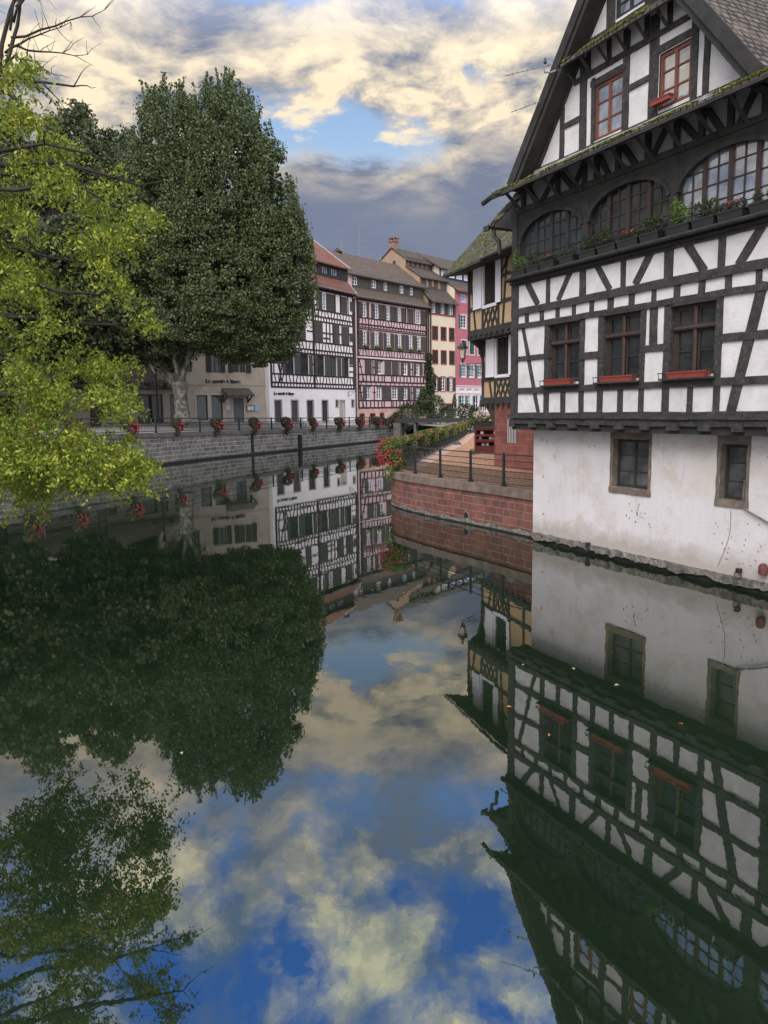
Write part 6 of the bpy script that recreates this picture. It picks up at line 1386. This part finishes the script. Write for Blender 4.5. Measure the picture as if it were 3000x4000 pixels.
o = b.build('folded_cloths', M_PAPER); o.location = (SX, SY, 1.40); o.rotation_euler = (0, 0, -.05); tag(o, 'pale folded sheets on the shelves of the oxblood stand', 'paper')
WF = thing('flower_planter', 'dark planter of pale pink flowers on top of the oxblood stand', 'planter', (SX+.75, SY+.25, 2.945), -.05)
b = MB(); b.box(-.85, .8, -.2, .25, 0, .28); b.build('planter_box', M_BLACK, WF)
leaves('foliage', np.concatenate([blob(900, (-.5, 0, .5), (.5, .3, .38)), blob(700, (.3, 0, .4), (.6, .3, .25)), blob(200, (-.9, -.1, .25), (.25, .2, .2))]), .085, M_LEAF_GER, WF, aspect=.8)
leaves('flowers', np.concatenate([blob(280, (-.45, -.1, .66), (.48, .3, .34)), blob(60, (.3, -.1, .45), (.5, .25, .2))]), .085, M_PETALW, WF, aspect=1)
leaves('path_weeds', np.concatenate([blob(260, (5.15, 44.2, 1.5), (.10, .5, .22)), blob(200, (5.12, 43.4, 1.48), (.10, .5, .14))]), .06, M_LEAF_GER); tag(bpy.data.objects['path_weeds'], 'strip of green weeds at the foot of the stand', 'weeds', kind='stuff')
b = MB(); b.lathe([(.30, 0), (.27, .06), (.16, .14), (.05, .17)], n=11)
b.v = [(x*1.0+.03*math.sin(y*30), y*.6, z*(1+.4*math.sin(x*17))) for x, y, z in b.v]; o = b.build('dark_heap', M_BLACK); o.location = (5.4, 55.7, 1.405); tag(o, 'small dark heap lying on the cobbled path', 'heap')

# footbridge in the distance
FBg = thing('footbridge', 'dark iron footbridge between the far quay and the right bank', 'footbridge', (2.0, 97.5, 0), math.atan2(-2.5, 11))
b = MB(); b.box(0, 12.5, -1.0, -.85, 2.30, 2.86).box(0, 12.5, .85, 1.0, 2.30, 2.86).box(0, 12.5, -.85, .85, 2.55, 2.65); b.build('girder', M_BLACK, FBg)
for bx_ in ((-.4, .5, -1.4, 1.4, -1, 2.29), (12.1, 13, -1.4, 1.4, -1, 2.29), (2.1, 2.35, -.9, .9, -1, 2.5)): MB().box(*bx_).build('pier', M_QUAYCOP, FBg)
b = MB()
for y_ in (-.92, .92):
    for z_ in (3.35, 3.1): b.tube([(0, y_, z_), (12.5, y_, z_)], .03, 5)
    for x_ in np.arange(0, 12.6, 1.25): b.tube([(x_, y_, 2.8), (x_, y_, 3.35)], .03, 5)
b.build('bridge_rail', M_RAIL, FBg)

# street lamp, bicycle
SL = thing('street_lamp', 'black street lamp with hanging lanterns left of the plane trunk', 'street lamp', (-21.6, 74.5, 2.95), .5)
b = MB(); b.lathe([(.22, 0), (.2, .5), (.10, .7), (.075, 2.5), (.06, 4.5), (.10, 4.55), (.03, 4.9)], n=10); b.build('pole', M_BLACK, SL)
b = MB()
for s_ in (-1, 1):
    b.tube([(0, 0, 3.9), (s_*.4, 0, 4.15), (s_*.85, 0, 4.1)], .03, 5); sp = [(s_*(.35+.13*(1-.05*i)*math.cos(i*.6)), 0, 3.85+.13*(1-.05*i)*math.sin(i*.6)) for i in range(14)]; b.tube(sp, .015, 4)
b.build('arm', M_BLACK, SL)
for s_ in (-1, 0, 1):
    z_ = 3.2 if s_ else 4.9; b = MB(); b.lathe([(.06, z_), (.12, z_+.1), (.22, z_+.62), (.27, z_+.66), (.12, z_+.86), (.03, z_+.95)], s_*.85, 0, 8); b.build('lantern', M_BLACK, SL)
BK = thing('bicycle', 'bicycle leaning behind the railing before the white house', 'bicycle', (-9.0, 81.5, 2.12), 1.0)
def ringm(cx, r_, th=.02):
    b = MB(); b.tube([(cx+r_*math.cos(a*math.pi/10), 0, r_+.0+r_*math.sin(a*math.pi/10)) for a in range(21)], th, 5)
    for a in range(8): b.tube([(cx, 0, r_), (cx+r_*math.cos(a*.785), 0, r_+r_*math.sin(a*.785))], .006, 3)
    return b
ringm(0, .34, .025).build('wheel', M_BLACK, BK); ringm(1.08, .34, .025).build('wheel', M_BLACK, BK)
b = MB(); 
for p, q in (((0, 0, .34), (.42, 0, .32)), ((.42, 0, .32), (.32, 0, .85)), ((0, 0, .34), (.33, 0, .78)), ((.42, 0, .32), (.92, 0, .80)), ((.33, 0, .80), (.90, 0, .86)), ((1.08, 0, .34), (.88, 0, 1.0))): b.tube([p, q], .022, 5)
b.build('frame', mat('teal_bike_paint', (.05, .16, .15), .4, .1, 5), BK)
b = MB(); b.tube([(.80, -.25, 1.02), (.90, -.1, 1.0), (.90, .1, 1.0), (.80, .25, 1.02)], .016, 5); b.build('handlebar', M_BLACK, BK)
b = MB(); b.box(.18, .44, -.06, .06, .87, .92); b.build('saddle', M_BLACK, BK)

# leaves on the water
LV = [(1.65, 9.90, 1, 'orange leaf floating near the mirrored left post of the big house'), (1.99, 8.99, 1, 'orange curled leaf floating near the mirrored first cross window'), (3.71, 9.27, 1, 'orange leaf floating below the right basement window'), (2.15, 11.60, 0, 'pale yellow leaf floating by the mirrored house corner'), (2.88, 11.38, 0, 'thin white leaf floating on the wall reflection, below the first basement window'), (3.33, 10.66, 0, 'thin pale leaf floating between the two mirrored basement windows'), (0.65, 24.94, 1, 'orange leaf floating close to the red sandstone terrace wall'), (-0.30, 16.80, 0, 'small pale leaf floating on the mirrored brown roof'), (0.42, 16.44, 0, 'small pale leaf floating right of the mirrored chimney'), (-2.43, 8.62, 0, 'pale leaf floating under the mirrored plane tree'), (-0.54, 25.21, 0, 'tiny orange leaf floating by the mirrored pink house')]
for k_, (x_, y_, og_, lab) in enumerate(LV):
    b = MB(); r_ = .024+.0016*y_; b.add([(-r_, 0, .004), (-r_*.3, -r_*.45, .012), (r_*.9, -.1*r_, .006), (-.1*r_, r_*.5, .02)], [(0, 1, 2), (0, 2, 3)])
    b.add([(-r_, 0, .001), (-r_*.3, -r_*.45, .009), (r_*.9, -.1*r_, .003), (-.1*r_, r_*.5, .017)], [(2, 1, 0), (3, 2, 0)])
    o = b.build('floating_leaf', M_LEAFFALL if og_ else mat('pale_leaf', (.30, .27, .17), .6, .2, 20)); o.location = (x_, y_, .004); o.rotation_euler = (0, 0, k_*1.3); tag(o, lab, 'leaf', 'leaves floating on the canal')

for o in bpy.data.objects:
    if o.name.split('.')[0] in ('moss', 'flowers'): o['kind'] = 'stuff'
